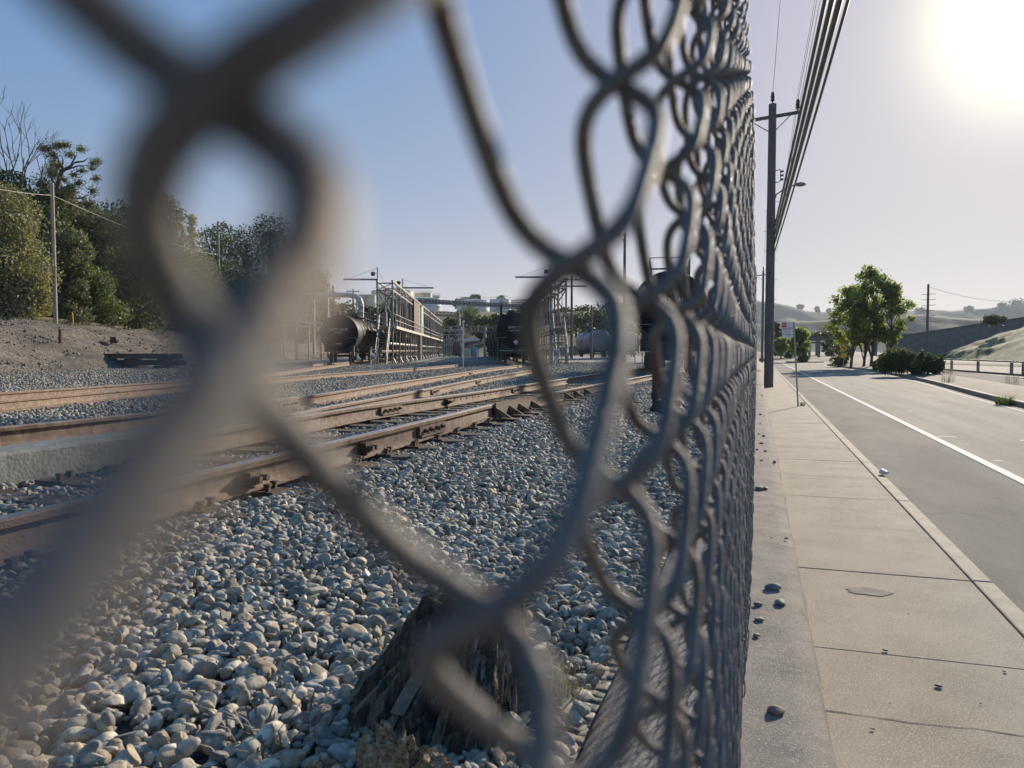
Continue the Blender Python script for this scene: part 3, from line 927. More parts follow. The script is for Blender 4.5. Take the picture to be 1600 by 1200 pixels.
# ================================================================== STUMP AND DRY GRASS BY THE FENCE FOOT
sx0, sy0 = -.70, 1.60
def stump():
    na, nh = 180, 60
    V = []
    for i in range(nh + 1):
        t = i / nh
        r0 = .11 + .13 * (1 - t) ** .9 + .04 * (1 - t) ** 6
        for j in range(na):
            a = 2 * PI * j / na
            fib = .050 * fbm(math.cos(a) * 3.4, math.sin(a) * 3.4 + t * .9, 1.6, 4) + .026 * fbm(math.cos(a) * 9, math.sin(a) * 9 + t * 1.6, 1.4, 8) + .014 * abs(fbm(math.cos(a) * 22, math.sin(a) * 22 + t * 2.2, 1.3, 6))
            r = r0 + fib * (1.15 - .3 * t)
            lean = .05 * t
            V.append((sx0 + r * math.cos(a) * .90 + lean, sy0 + r * math.sin(a) * 1.05 + .12 * t, GZ - .06 + .27 * t + (.05 * fbm(math.cos(a) * 3, math.sin(a) * 3, 1.2, 1) * max(0, (t - .5) * 2))))
    V.append((sx0 + .05, sy0 + .12, GZ + .17))
    Fq = [(i * na + j, i * na + (j + 1) % na, (i + 1) * na + (j + 1) % na, (i + 1) * na + j) for i in range(nh) for j in range(na)]
    mb = MB().add(V, Fq + [(nh * na + j, nh * na + (j + 1) % na, len(V) - 1) for j in range(na)])
    o = mb.build('tree_stump', M['stump'], smooth='all', base=(sx0, sy0, GZ))
    tag(o, 'dark rotting timber stump poking out of the ballast at the fence foot', 'stump')
    # torn fibres and split pale wood are the stump's own parts
    V, Fq, ti = [], [], []
    rg = np.random.default_rng(5)
    cols = [(.105, .078, .055), (.155, .115, .08), (.06, .046, .036), (.21, .185, .155), (.22, .155, .10), (.38, .27, .165)]
    for k in range(150):
        a = rg.uniform(-PI, PI); t0 = rg.uniform(-.05, .75); t1 = min(1.08, t0 + rg.uniform(.06, .5))
        wd = rg.uniform(.004, .012) * (2.6 if k % 5 == 0 else 1); th = rg.uniform(.003, .009); c = cols[rg.choice(6, p=(.24, .24, .14, .17, .14, .07))]
        off = rg.uniform(-.008, .010); da = rg.normal() * .12
        ring = []
        for q in range(4):
            t = t0 + (t1 - t0) * q / 3; aa = a + da * q / 3
            tt = max(t, 0)
            r = .112 + .13 * (1 - min(tt, 1)) ** .9 + .04 * (1 - min(tt, 1)) ** 6 + off * (1 - q / 4.5) + .045 * fbm(math.cos(aa) * 4.2, math.sin(aa) * 4.2 + tt * .5, 1.6, 4)
            ctr = Vector((r * math.cos(aa) * .9 + .05 * tt, r * math.sin(aa) * 1.05 + .12 * tt, -.06 + .26 * t))
            tan = Vector((-math.sin(aa), math.cos(aa), 0)) * wd * (1 if q < 3 else .3); nrm = Vector((math.cos(aa), math.sin(aa), .5)).normalized() * th
            ring.append((ctr - tan, ctr + nrm, ctr + tan))
        o_ = len(V)
        for x in ring: V += [p[:] for p in x]
        for q in range(3):
            for e in (0, 1): Fq.append((o_ + q * 3 + e, o_ + q * 3 + e + 1, o_ + q * 3 + 3 + e + 1, o_ + q * 3 + 3 + e))
        m_ = rg.uniform(.8, 1.25); ti += [tuple(v * m_ for v in c)] * 12
    fb = np_mesh('torn_fibres', np.array(V), np.array(Fq), M['fibre'], parent=o, tint=np.array(ti), smooth=False)
    mb = MB()
    V0, F0 = ico(4)
    for cx, cy, cz, ax, ay, az in ((.03, -.30, .02, .055, .035, .075), (.10, -.27, .0, .05, .04, .05), (-.04, -.33, -.02, .06, .03, .035)):
        V = [Vector((v[0] * ax, v[1] * ay, v[2] * az)) * (1 + .45 * fbm(v[0] * 2.2 + cx * 40, v[1] * 2.2 + v[2] * .7, 1.3, 3) + .18 * fbm(v[0] * 7, v[1] * 7 + v[2] * 2, 1.2, 5)) + Vector((cx, cy, cz)) for v in V0]
        mb.add(V, [tuple(f) for f in F0])
    for k in range(5):
        p = Vector((random.uniform(-.16, .02), -.34 + random.uniform(-.03, .03), random.uniform(-.02, .02)))
        q = p + Vector((random.uniform(-.10, .12), random.uniform(-.05, .03), random.uniform(.0, .05)))
        mb.tube([p, p.lerp(q, .5) + Vector((0, 0, .008)), q], [.010, .008, .004], 5)
    mb.build('split_wood', M['rotwood'], o, smooth=True)
stump()
def blades(name, c, n, h, spread, m, label, cat, rng, lean=.6, w=.004, group=None, tilt=None):
    V, Fq, tint = [], [], []
    for k in range(n):
        a = rng.uniform(0, 2 * PI); r = spread * math.sqrt(rng.random())
        p = Vector((r * math.cos(a), r * math.sin(a), 0))
        hh = h * rng.uniform(.45, 1.0)
        d = Vector((math.cos(a + rng.normal() * .8), math.sin(a + rng.normal() * .8), 0)) * hh * lean * rng.uniform(.2, 1)
        s = d.cross(Vector((0, 0, 1)))
        s = s.normalized() * w if s.length > 1e-6 else Vector((w, 0, 0))
        m1 = p + d * .35 + Vector((0, 0, hh * .6)); t1 = p + d + Vector((0, 0, hh * rng.uniform(.75, 1)))
        o = len(V)
        V += [p - s, p + s, m1 + s * .7, m1 - s * .7, t1 + s * .1, t1 - s * .1]
        Fq += [(o, o + 1, o + 2, o + 3), (o + 3, o + 2, o + 4, o + 5)]
        b = rng.uniform(.7, 1.25); tint += [(b, b, b)] * 6
    V = np.array([v[:] for v in V])
    o = np_mesh(name, V, np.array(Fq), m, tint=np.array(tint), smooth=False)
    o.location = c
    return tag(o, label, cat, group)
blades('dry_grass_tuft', (-.455, 1.72, GZ - .01), 90, .13, .07, LEAF['dry'], 'tuft of dry bleached grass between the stump and the wall', 'grass tuft', RNG, 1.1, .0022)
blades('dry_grass_tuft', (-.98, 1.38, GZ - .01), 45, .08, .11, LEAF['twig'], 'sparse dry twigs at the left foot of the stump', 'grass tuft', RNG, 1.5, .003)

# ================================================================== RAIL WAGONS
def tank_wagon(zc=2.26, r=1.5, L=14.5, body='black_tank', marks=('GATX 20228', '207 500 L'), label='', group=None):
    """origin at rail-top level below the near end; runs along +y"""
    t = empty('tank_wagon', (0, 0, 0), 0, label, 'rail wagon', group)
    prof = [(.02, -.0)]
    for k in range(1, 9):
        a = k / 8 * PI / 2
        prof.append((r * math.sin(a), .28 * (1 - math.cos(a))))
    prof += [(r * 1.006, .34), (r * 1.006, .44), (r, .45)]
    for y in (3.6, 7.2, 10.8): prof += [(r, y), (r * 1.004, y + .02), (r * 1.004, y + .10), (r, y + .12)]
    for k in range(8, 0, -1):
        a = k / 8 * PI / 2
        prof.append((r * math.sin(a), L - .50 * (1 - math.cos(a))))
    prof.append((.02, L))
    sh = MB().lathe(prof, (0, 0, zc), 'y', 40).build('tank_shell', M[body], t, smooth=True)
    # underframe
    mb = MB().box(-.28, .28, -.35, L + .35, .72, .92)
    for y in (1.9, L - 1.9): mb.box(-1.25, 1.25, y - .25, y + .25, .84, zc - r * .80)
    es = 1.35 if len(marks) > 2 else .62
    mb.box(-es, es, -.36, -.26, .74, .92).box(-es, es, L + .26, L + .36, .74, .92)
    mb.box(-1.15, 1.15, .15, .5, .85, zc - r * .55).box(-1.15, 1.15, L - .5, L - .15, .85, zc - r * .55)
    mb.build('underframe', M['black'], t)
    for y in (1.9, L - 1.9):
        b = MB()
        for sx in (-1, 1):
            b.box(sx * .99 - .07, sx * .99 + .07, y - 1.15, y + 1.15, .50, .66).beam((sx * .99, y - .8, .55), (sx * .99, y - .25, .25), .10).beam((sx * .99, y + .8, .55), (sx * .99, y + .25, .25), .10)
            b.box(sx * .99 - .09, sx * .99 + .09, y - .3, y + .3, .18, .6)
        b.box(-.99, .99, y - .15, y + .15, .45, .62)
        bg_ = b.build('bogie', M['black'], t)
        for dy in (-.87, .87):
            for sx in (-.75, .75):
                MB().lathe([(.10, -.09), (.44, -.09), (.46, -.06), (.44, .0), (.42, .05), (.36, .06), (.30, .03), (.10, .05)], (sx, y + dy, .43), 'x', 24).build('wheel', M['iron'], bg_, smooth=True)
    mb = MB().box(-.11, .11, -.85, -.35, .72, .93).box(-.16, .16, -1.05, -.80, .68, .98).box(-.20, -.10, -1.12, -.9, .7, .95)
    mb.build('coupler', M['iron'], t, bevel=.02)
    # top walkway with railing near the middle
    y0, y1 = L * .32, L * .68
    zt = zc + r
    mb = MB().box(-.95, .95, y0, y1, zt + .02, zt + .07)
    for y in (y0 + .1, y1 - .1):
        for sx in (-.9, .9): mb.beam((sx, y, zt - .45), (sx, y, zt + .03), .06)
    mb.build('top_platform', M['black'], t)
    mb = MB()
    for z in (.55, 1.05):
        mb.tube([(-.92, y0, zt + z), (-.92, y1, zt + z)], .022, 6).tube([(.92, y0, zt + z), (.92, y1, zt + z)], .022, 6)
        mb.tube([(-.92, y0, zt + z), (.92, y0, zt + z)], .022, 6).tube([(-.92, y1, zt + z), (.92, y1, zt + z)], .022, 6)
    for k in range(6):
        y = y0 + (y1 - y0) * k / 5
        for sx in (-.92, .92): mb.tube([(sx, y, zt + .06), (sx, y, zt + 1.05)], .024, 6)
    mb.build('railing', M['black'], t)
    MB().lathe([(.45, 0), (.45, .35), (.36, .42), (.30, .55), (.02, .60)], (0, L / 2, zt - .02), n=20).build('dome_hatch', M['black'], t, smooth=True)
    for sx in (-1, 1):
        mb = MB()
        for dy in (-.2, .2): mb.tube([(sx * 1.02, L / 2 + dy, zt - .02), (sx * 1.57, L / 2 + dy, zc), (sx * 1.5, L / 2 + dy, .75)], .02, 6)
        for q in range(8):
            z = .95 + q * .28
            x = 1.50 + .07 * (z - .75) / (zc - .75) if z < zc else 1.57 - .55 * (z - zc) / r
            mb.tube([(sx * x, L / 2 - .2, z), (sx * x, L / 2 + .2, z)], .014, 5)
        mb.build('ladder', M['black'], t)
    # end railing and sill steps
    mb = MB().tube([(-1.45, -.30, .92), (-1.45, -.30, 1.95), (-.75, -.32, 1.95)], .02, 6).tube([(1.45, -.30, .92), (1.45, -.30, 1.95), (.75, -.32, 1.95)], .02, 6)
    mb.tube([(-1.40, -.34, .35), (-1.40, -.34, .80)], .02, 6).tube([(-1.1, -.34, .35), (-1.1, -.34, .80)], .02, 6).tube([(-1.40, -.34, .36), (-1.1, -.34, .36)], .02, 6)
    mb.tube([(1.40, -.34, .35), (1.40, -.34, .80)], .02, 6).tube([(1.1, -.34, .35), (1.1, -.34, .80)], .02, 6).tube([(1.40, -.34, .36), (1.1, -.34, .36)], .02, 6)
    mb.build('end_rail', M['steel'], t)
    if len(marks) > 2: MB().box(-1.35, 1.35, -.40, -.365, .93, .965).build('sill_edge', M['pale_steel'], t)
    if marks:
        text('lettering', marks[0], .26, M['letter'], t, (0, -.035, zc + .33), (PI / 2, 0, 0))
        if len(marks) > 1: text('lettering', marks[1], .15, M['letter'], t, (.04, -.020, zc + .08), (PI / 2, 0, 0))
        if len(marks) > 2:
            MB().add([(0, -.06, zc - 1.0), (.2, -.06, zc - .8), (0, -.06, zc - .6), (-.2, -.06, zc - .8), (0, -.05, zc - 1.0), (.2, -.05, zc - .8), (0, -.05, zc - .6), (-.2, -.05, zc - .8)],
                     [(0, 1, 2, 3), (7, 6, 5, 4), (0, 4, 5, 1), (1, 5, 6, 2), (2, 6, 7, 3), (3, 7, 4, 0)]).build('hazard_placard', M['letter'], t)
        else:
            MB().box(-.25, .25, -.03, -.022, zc - .85, zc - .72).build('data_plate', M['grey_tank'], t)
    return t
def railz(p):
    return GZ + .17 + drop(p[0], p[1])
def place(t, p, rz):
    t.location = (p[0], p[1], railz(p)); t.rotation_euler = (0, 0, rz)
    return t
pL = at(529, 520, 60)
wL = place(tank_wagon(label='black tank wagon with white stencil at the left loading rack, platform railing on top'), pL, YROT)
for k in range(1, 3):
    c = copy_tree(wL); q = pL + YT * (16.6 * k)
    place(c, q, YROT)
    c['label'] = ['', 'black tank wagon coupled behind the front one at the left rack', 'farthest black tank wagon alongside the left loading rack'][k]
pM = at(806, 514, 60)
wM = place(tank_wagon(marks=('GPRX 7451', 'CAPY 188 000 LB', 'p'), label='black tank wagon with small hazard placard heading the middle train', zc=2.42), pM, YROT)
_ord = ['second', 'third', 'fourth', 'fifth', 'sixth']
for k in range(1, 5):
    c = copy_tree(wM); q = pM + YT * (16.6 * k)
    place(c, q, YROT)
    c['label'] = 'black tank wagon, %s from the front of the middle train' % _ord[k - 1]
    c['group'] = 'black tank wagons behind the leader'
pR = at(1047, 477, 31.5)
wR = place(tank_wagon(zc=2.62, r=1.55, marks=('UTLX 261', 'LD LMT'), label='large near black tank wagon standing on the nearest track behind the mesh'), pR, math.radians(6.5))
pG = at(938, 543, 102)
wG = place(tank_wagon(body='grey_tank', marks=(), zc=2.2, label='pale grey tank wagon far off beyond the right loading rack'), pG, YROT)
c = copy_tree(wG); place(c, at(985, 545, 112), YROT); c['label'] = 'grey tank wagon standing right of the other grey one, far away'
for p, L_, lab in ((pL, 110, 'straight rusty track under the tank wagons at the left rack'), (pM, 110, 'straight rusty track under the middle train of tank wagons')):
    q = p - YT * 6
    straight_track((q.x, q.y, GZ + drop(q.x, q.y)), L_, lab)

# ================================================================== LOADING RACKS
def rack(p, label, side, nb=16, bay=6.0, w=1.3, panel=False):
    """two-storey steel loading rack; near end at the origin, runs along +y; side=+1: flood-lit arm to the right too"""
    t = empty('loading_rack', p, YROT, label, 'loading rack')
    H, DK, L = 7.0, 3.25, nb * bay
    for k in range(nb + 1):
        for sx in (-w / 2, w / 2):
            mb = MB(); y = k * bay
            mb.box(sx - .07, sx + .07, y - .07, y + .07, 0.02, H)
            if sx > 0: mb.beam((sx, y, .55), (sx + .28, y - .05, .04), .09)
            mb.box(sx - .18, sx + .18, y - .18, y + .18, -.05, .05)
            mb.build('post', M['steel'], t)
    for k in range(nb * 2):                       # slim intermediate posts on the track side
        if k % 2:
            y = k * bay / 2
            MB().tube([(w / 2, y, .05), (w / 2, y, H - .4)], .04, 6).build('pipe_post', M['steel'], t)
    mb = MB()
    mb.box(-w / 2 - .25, w / 2 + .25, 0, L, DK - .06, DK)
    for sx in (-1, 1): mb.box(sx * (w / 2 + .30) - .05, sx * (w / 2 + .30) + .05, 0, L, DK - .22, DK + .02)
    mb.build('deck', M['pale_steel'], t)
    mb = MB()
    for sx in (-w / 2, w / 2):
        mb.box(sx - .08, sx + .08, -.1, L, H, H + .16).box(sx - .06, sx + .06, -.1, L, H - .75, H - .63)
        for k in range(nb * 3):
            y0, y1 = k * bay / 3, (k + 1) * bay / 3
            a, b = (H - .69, H) if k % 2 else (H, H - .69)
            mb.beam((sx, y0, a), (sx, y1, b), .06)
    for k in range(nb + 1):
        y = k * bay
        mb.beam((-w / 2, y, H - .1), (w / 2, y, H - .1), .10).beam((-w / 2, y, H - .7), (w / 2, y, H - .7), .08).beam((-w / 2, y, H - .7), (w / 2, y, H - .1), .06)
    mb.beam((-w / 2, 0, DK + .9), (w / 2, 0, H - .8), .09).beam((w / 2, 0, DK + .9), (-w / 2, 0, H - .8), .09)
    mb.build('roof_truss', M['steel'], t)
    mb = MB()
    for sx in (-w / 2 - .26, w / 2 + .26):
        for z in (.5, 1.0): mb.tube([(sx, 0, DK + z), (sx, L, DK + z)], .026, 6)
        for k in range(nb * 2): mb.tube([(sx, k * bay / 2, DK), (sx, k * bay / 2, DK + 1.0)], .022, 6)
    mb.build('handrail', M['steel'], t)
    MB().tube([(w / 2 - .25, -.1, 1.75), (w / 2 - .25, L, 1.75)], .11, 10).build('loading_pipe', M['pale_steel'], t, smooth=True)
    MB().tube([(-w / 2 + .2, .2, 1.1), (-w / 2 + .2, L, 1.1)], .16, 10).tube([(0, .4, 2.6), (0, L, 2.6)], .09, 8).build('loading_pipe', M['rail'], t, smooth=True)
    # loading arms hanging in the bays
    for k in range(nb * 2):
        y = k * bay / 2 + 1.4 + random.uniform(-.4, .4)
        pts = [(.1, y, 5.9), (.1, y, 4.9), (.35, y + .5, 4.2), (.35, y + .6, 3.6)]
        a = MB().tube(pts, .075, 7).tube([(.1, y, 5.9), (-.3, y + 1.6, 6.0), (-.3, y + 1.6, 3.3)], .06, 7)
        a.box(-.5, -.1, y + .9, y + 1.4, DK, DK + 1.3).build('loading_arm', M['black'] if k % 3 else M['steel'], t, smooth=True)
    # stairs at the near end, rising towards the deck
    s = MB(); n = 14; run = 3.1
    x0, x1 = (-.42, .42)
    for k in range(n):
        z = DK * (k + 1) / (n + .0); y = -run + run * k / n
        s.box(x0, x1, y - .02, y + .24, z - .07, z - .01)
    st = s.build('stair_treads', M['tread'], t)
    for x in (x0 - .04, x1 + .04):
        m_ = MB().beam((x, -run - .1, .05), (x, 0, DK), .06, .24)
        m_.build('stringer', M['pale_steel'], t)
        h = MB().tube([(x, -run - .1, 0), (x, -run - .1, 1.0), (x, 0, DK + 1.0), (x, .3, DK + 1.0)], .03, 6)
        for q in range(1, 5): h.tube([(x, -run + run * q / 5, DK * q / 5), (x, -run + run * q / 5, DK * q / 5 + .98)], .024, 6)
        h.tube([(x, -run - .1, .55), (x, 0, DK + .55)], .022, 6)
        h.build('stair_rail', M['steel'], t)
    g = MB(); xg = x0 - .35
    g.tube([(xg, -run - .5, 0), (xg, -run - .5, 1.15), (xg + .05, -run - .5, 1.25), (xg + .45, -run - .5, 1.25), (xg + .5, -run - .5, 1.12), (xg + .5, -run - .5, .75), (xg + .1, -run - .5, .0)], .035, 8)
    g.tube([(xg, -run - .5, .62), (xg + .5, -run - .5, .75)], .03, 8)
    g.build('safety_gate', M['white'], t, smooth=True)
    # mast arms with floodlights and stays
    for j, (y, hz, xa) in enumerate(((.3, 8.3, -2.9), (9.0, 8.15, 3.0))):
        x = -w / 2 if xa < 0 else w / 2
        m_ = MB().tube([(x, y, H - .8), (x, y, hz)], .05, 8)
        m_.build('mast', M['steel'], t, smooth=True)
        MB().box(min(x, x + xa), max(x, x + xa), y - .06, y + .06, H + .17, H + .31).build('boom', M['steel'], t)
        MB().tube([(x, y, hz - .1), (x + xa * .85, y, H + .31)], .012, 5).tube([(x, y, hz - .1), (x, y + 5, H + .2)], .012, 5).build('stay_wire', M['cable'], t)
        f = MB().tube([(x + .0, y - .2, H + .2), (x + .0, y - .2, H + .75), (x - .22, y - .2, H + .75)], .03, 6)
        f.box(x - .50, x - .18, y - .42, y - .05, H + .55, H + .85).box(x - .46, x - .22, y - .46, y - .42, H + .50, H + .80)
        f.build('floodlight', M['iron'], t, smooth=True)
    if panel:
        for sx in (w / 2 + .1,):
            MB().box(sx, sx + .06, 28.6, 36.2, DK + .05, H - .1).build('green_screen', M['green'], t)
            MB().box(sx - .55, sx + .1, 20.6, 28.3, DK + .05, H - .2).build('cladding', M['iron'], t)
    return t
pa = at(602, 566, 66); pa.z = GZ + drop(pa.x, pa.y) - .03
rack(pa, 'long two storey steel loading rack on the left with green screen', -1, panel=True)
pb = at(872, 565, 64); pb.z = GZ + drop(pb.x, pb.y) - .03
rack(pb, 'long two storey steel loading rack on the right, half hidden by the wire', 1)

# pipe bridges, column and hut behind the racks
def bridge(u0, v0, u1, v1, D0, D1, h, name, label, legs=()):
    a, b = at(u0, v0, D0), at(u1, v1, D1)
    z = (a.z + b.z) / 2
    a.z = b.z = z
    mid = (a + b) / 2
    t = empty(name, (mid.x, mid.y, GZ - .33), 0, label, 'pipe bridge')
    o = Vector((mid.x, mid.y, GZ - .33)); a -= o; b -= o
    mb = MB().beam(a, b, .25, .25).beam(a + Vector((0, 0, h)), b + Vector((0, 0, h)), .22, .2)
    n = max(4, int((b - a).length / (h * 1.3)))
    for k in range(n):
        p, q = a.lerp(b, k / n), a.lerp(b, (k + 1) / n)
        mb.beam(p, q + Vector((0, 0, h)), .11).beam(p, p + Vector((0, 0, h)), .12)
    mb.build('truss', M['steel'], t)
    d = (b - a).normalized(); nn = Vector((-d.y, d.x, 0))
    for k in range(2):
        MB().tube([a + nn * (.5 + .5 * k) + Vector((0, 0, .2)), b + nn * (.5 + .5 * k) + Vector((0, 0, .2))], .2, 8).build('pipe', M['steel'] if k else M['rail'], t, smooth=True)
    for f in legs:
        p = a.lerp(b, f)
        MB().box(p.x - .25, p.x + .25, p.y - .25, p.y + .25, -.2, p.z + h).build('bridge_leg', M['steel'], t)
bridge(655, 480, 845, 476, 118, 135, .5, 'pipe_bridge', 'upper pipe bridge spanning between the two loading racks', (0.015, .98))
bridge(694, 519, 768, 517, 150, 152, 1.0, 'pipe_bridge', 'lower truss pipe bridge above the white hut', (.34, .86))
bridge(672, 497, 722, 491, 165, 172, .8, 'pipe_bridge', 'small rust streaked pipe bridge left of the shrubs', (.1, .9))
p = at(656, 560, 96)
MB().box(p.x - .2, p.x + .2, p.y - .2, p.y + .2, GZ - .4, at(656, 479, 96).z).box(p.x - .3, p.x + .3, p.y - .3, p.y + .3, at(656, 479, 96).z, at(656, 476, 96).z).build('column', M['palepole'], base=(p.x, p.y, GZ))
tag(bpy.data.objects['column'], 'thick pale column rising through the left loading rack', 'column')
# white canopy hut with plant
p = at(733, 556, 150); g0 = GZ + drop(p.x, p.y) - .05
h = empty('canopy_hut', (p.x, p.y, g0), YROT, 'white roofed open hut with crates between the racks', 'hut')
MB().box(-1.9, 1.9, -1.5, 1.5, 3.1, 3.5).build('roof', M['white'], h)
for sx in (-1.75, 1.75):
    for sy in (-1.3, 1.3): MB().box(sx - .08, sx + .08, sy - .08, sy + .08, 0, 3.1).build('hut_post', M['steel'], h)
MB().box(-1.2, .3, -.9, .6, 0, 1.7).box(-.3, .1, -.95, -.9, .3, 1.3).build('cabinet', M['cream'], h, bevel=.05)
MB().lathe([(.55, 0), (.6, .1), (.6, 1.7), (.4, 1.95), (.05, 2.0)], (.95, -.3, .02), n=16).build('drum', M['blue'], h, smooth=True)
MB().box(-2.2, 2.2, -1.8, 1.8, -.1, .02).build('slab', M['path'], h)
# process frame with pipes and a small vessel left of the hut
p = at(707, 558, 146); g0 = GZ + drop(p.x, p.y) - .1
t = empty('process_frame', (p.x, p.y, g0), YROT, 'open steel process frame with pipes and a rusty vessel left of the hut', 'steel frame')
for x in (-1.7, -.6, .6, 1.7):
    for y in (0, 1.6): MB().box(x - .06, x + .06, y - .06, y + .06, 0, 5.2).build('frame_post', M['steel'], t)
mb = MB()
for z in (1.2, 2.2, 3.2, 4.2, 5.1):
    for y in (0, 1.6): mb.box(-1.8, 1.8, y - .05, y + .05, z, z + .12)
for k in range(9): mb.tube([(-1.5 + .38 * k, .8, .1), (-1.5 + .38 * k, .8, 2.0 + 2.5 * random.random())], .07, 7)
mb.build('pipework', M['pale_steel'], t)
MB().lathe([(.02, .2), (.7, .4), (.8, .7), (.8, 2.4), (.6, 2.8), (.02, 2.95)], (.9, -.9, 0), n=20).build('vessel', M['rail'], t, smooth=True)
# thin white post in front of the hut
p = onyard(724, 573, GZ)
t = empty('marker_post', (p.x, p.y, p.z - .03), 0, 'thin white steel post standing alone in the yard before the hut', 'post')
hz = (573 - 503) / 1202 * depth(p.x, p.y)
MB().tube([(0, 0, 0), (0, 0, hz)], .055, 8).build('shaft', M['white'], t, smooth=True)
MB().lathe([(.10, hz), (.10, hz + .05), (.02, hz + .12)], n=10).build('cap', M['white'], t, smooth=True)
t = empty('marker_post', onyard(579, 568, GZ - .02), 0, 'thin grey post in front of the left rack stairs', 'post')
MB().tube([(0, 0, 0), (0, 0, 4.9)], .05, 8).box(-.09, .09, -.09, .09, 0, 1.5).build('shaft', M['steel'], t)

# ================================================================== TANK FARM HILL BEHIND THE YARD
def hillz(x, y):
    D = depth(x, y)
    u = x * _cy + y * _sy                       # sideways
    r = u / max(D, 1)
    t = min(max((D - 165) / 95, 0), 1); t = t * t * (3 - 2 * t)
    side = min(max((r + .42) / .12, 0), 1) * min(max((.30 - r) / .08, 0), 1)
    h = 14.5 * t + max(0, D - 260) * .02
    return GZ - .75 + h * side + (1.2 * fbm(x, y, .02, 1) + .5 * fbm(x, y, .07, 4)) * t * side
def sheet_D(name, D0, D1, r0, r1, nD, nr, zf, m):
    V = []
    for i in range(nD + 1):
        D = D0 + (D1 - D0) * i / nD
        for j in range(nr + 1):
            r = r0 + (r1 - r0) * j / nr
            fx, fy = -_sy * D + _cy * r * D, _cy * D + _sy * r * D
            V.append((fx, fy, zf(fx, fy)))
    i = np.arange(nD * (nr + 1)).reshape(nD, nr + 1)[:, :-1].ravel()
    return np_mesh(name, np.array(V), np.stack([i, i + 1, i + nr + 2, i + nr + 1], 1), m)
struct(sheet_D('tank_farm_hill', 150, 520, -.55, .36, 60, 110, hillz, M['scrub']))
def storage_tank(u0, u1, vt, D, m, label, vb=500, roof=.05):
    a, b = at(u0, vt, D), at(u1, vt, D)
    r = (b - a).length / 2
    c = at((u0 + u1) / 2, vt, D + r)
    zb = at((u0 + u1) / 2, vb, D).z
    ht = at((u0 + u1) / 2, vt, D).z - zb
    t = empty('storage_tank', (c.x, c.y, zb), 0, label, 'storage tank')
    MB().lathe([(r, 0), (r, ht * .33), (r * 1.006, ht * .33 + .05), (r, ht * .33 + .3), (r, ht * .66), (r * 1.006, ht * .66 + .05), (r, ht * .66 + .3), (r, ht - .3), (r * 1.012, ht - .28), (r * 1.012, ht), (r * .98, ht)], n=64).build('tank_wall', M[m], t, smooth=True)
    MB().lathe([(r * .985, ht - .05), (r * .6, ht + r * roof * .8), (.05, ht + r * roof)], n=48).build('tank_roof', M[m], t, smooth=True)
    mb = MB()
    for k in range(40):
        a1, a2 = 2 * PI * k / 40, 2 * PI * (k + 1) / 40
        p1, p2 = Vector((r * math.cos(a1), r * math.sin(a1), ht + 1.0)), Vector((r * math.cos(a2), r * math.sin(a2), ht + 1.0))
        mb.beam(p1, p2, .07)
        if k % 2 == 0: mb.beam(p1 - Vector((0, 0, 1.0)), p1, .07)
    mb.build('roof_railing', M['pale_steel'], t)
    mb = MB()
    for k in range(22):
        an = -1.9 + .9 * k / 22
        mb.box(r * 1.03 * math.cos(an) - .45, r * 1.03 * math.cos(an) + .45, r * 1.03 * math.sin(an) - .45, r * 1.03 * math.sin(an) + .45, ht * k / 22, ht * k / 22 + .15)
    mb.build('spiral_stair', M['pale_steel'], t)
storage_tank(580, 646, 452.5, 330, 'cream', 'tall cream storage tank behind the left rack truss, topmost of the row')
storage_tank(648, 675, 457, 350, 'cream', 'narrow cream storage tank right of the tallest one')
storage_tank(676, 688, 461.5, 400, 'cream', 'smallest cream storage tank seen at the right end of the row', 480)
storage_tank(630, 690, 465, 265, 'whitetank', 'wide pale grey white storage tank in front of the cream ones')
storage_tank(556, 589, 460, 300, 'cream', 'low cream storage tank behind the bent vapour duct')
storage_tank(713, 764, 468, 290, 'whitetank', 'pale storage tank behind the shrubs, left of a matching one', 492)
storage_tank(765, 797, 467, 285, 'whitetank', 'pale storage tank above the middle train of wagons', 492)
storage_tank(798, 845, 467.5, 295, 'cream', 'dull cream storage tank half hidden behind the right rack', 492)
# big bent vapour duct left of the rack
t = empty('vapour_duct', (at(565, 492, 105).x, at(565, 492, 105).y, GZ - .5), 0, 'large pale vapour duct bending down behind the left tank wagons', 'duct')
o = t.location
pts = [at(470, 462, 118), at(520, 461, 110), at(545, 461, 106), at(556, 463, 105), at(562, 468, 104.5), at(564.5, 476, 104.5), at(564.5, 558, 104.5)]
MB().tube([p - o for p in pts], .34, 16).build('duct_pipe', M['pale_steel'], t, smooth=True)
for u in (490, 512): 
    q = at(u, 462, 113) - o
    MB().box(q.x - .15, q.x + .15, q.y - .15, q.y + .15, 0, q.z - .3).build('duct_support', M['steel'], t)

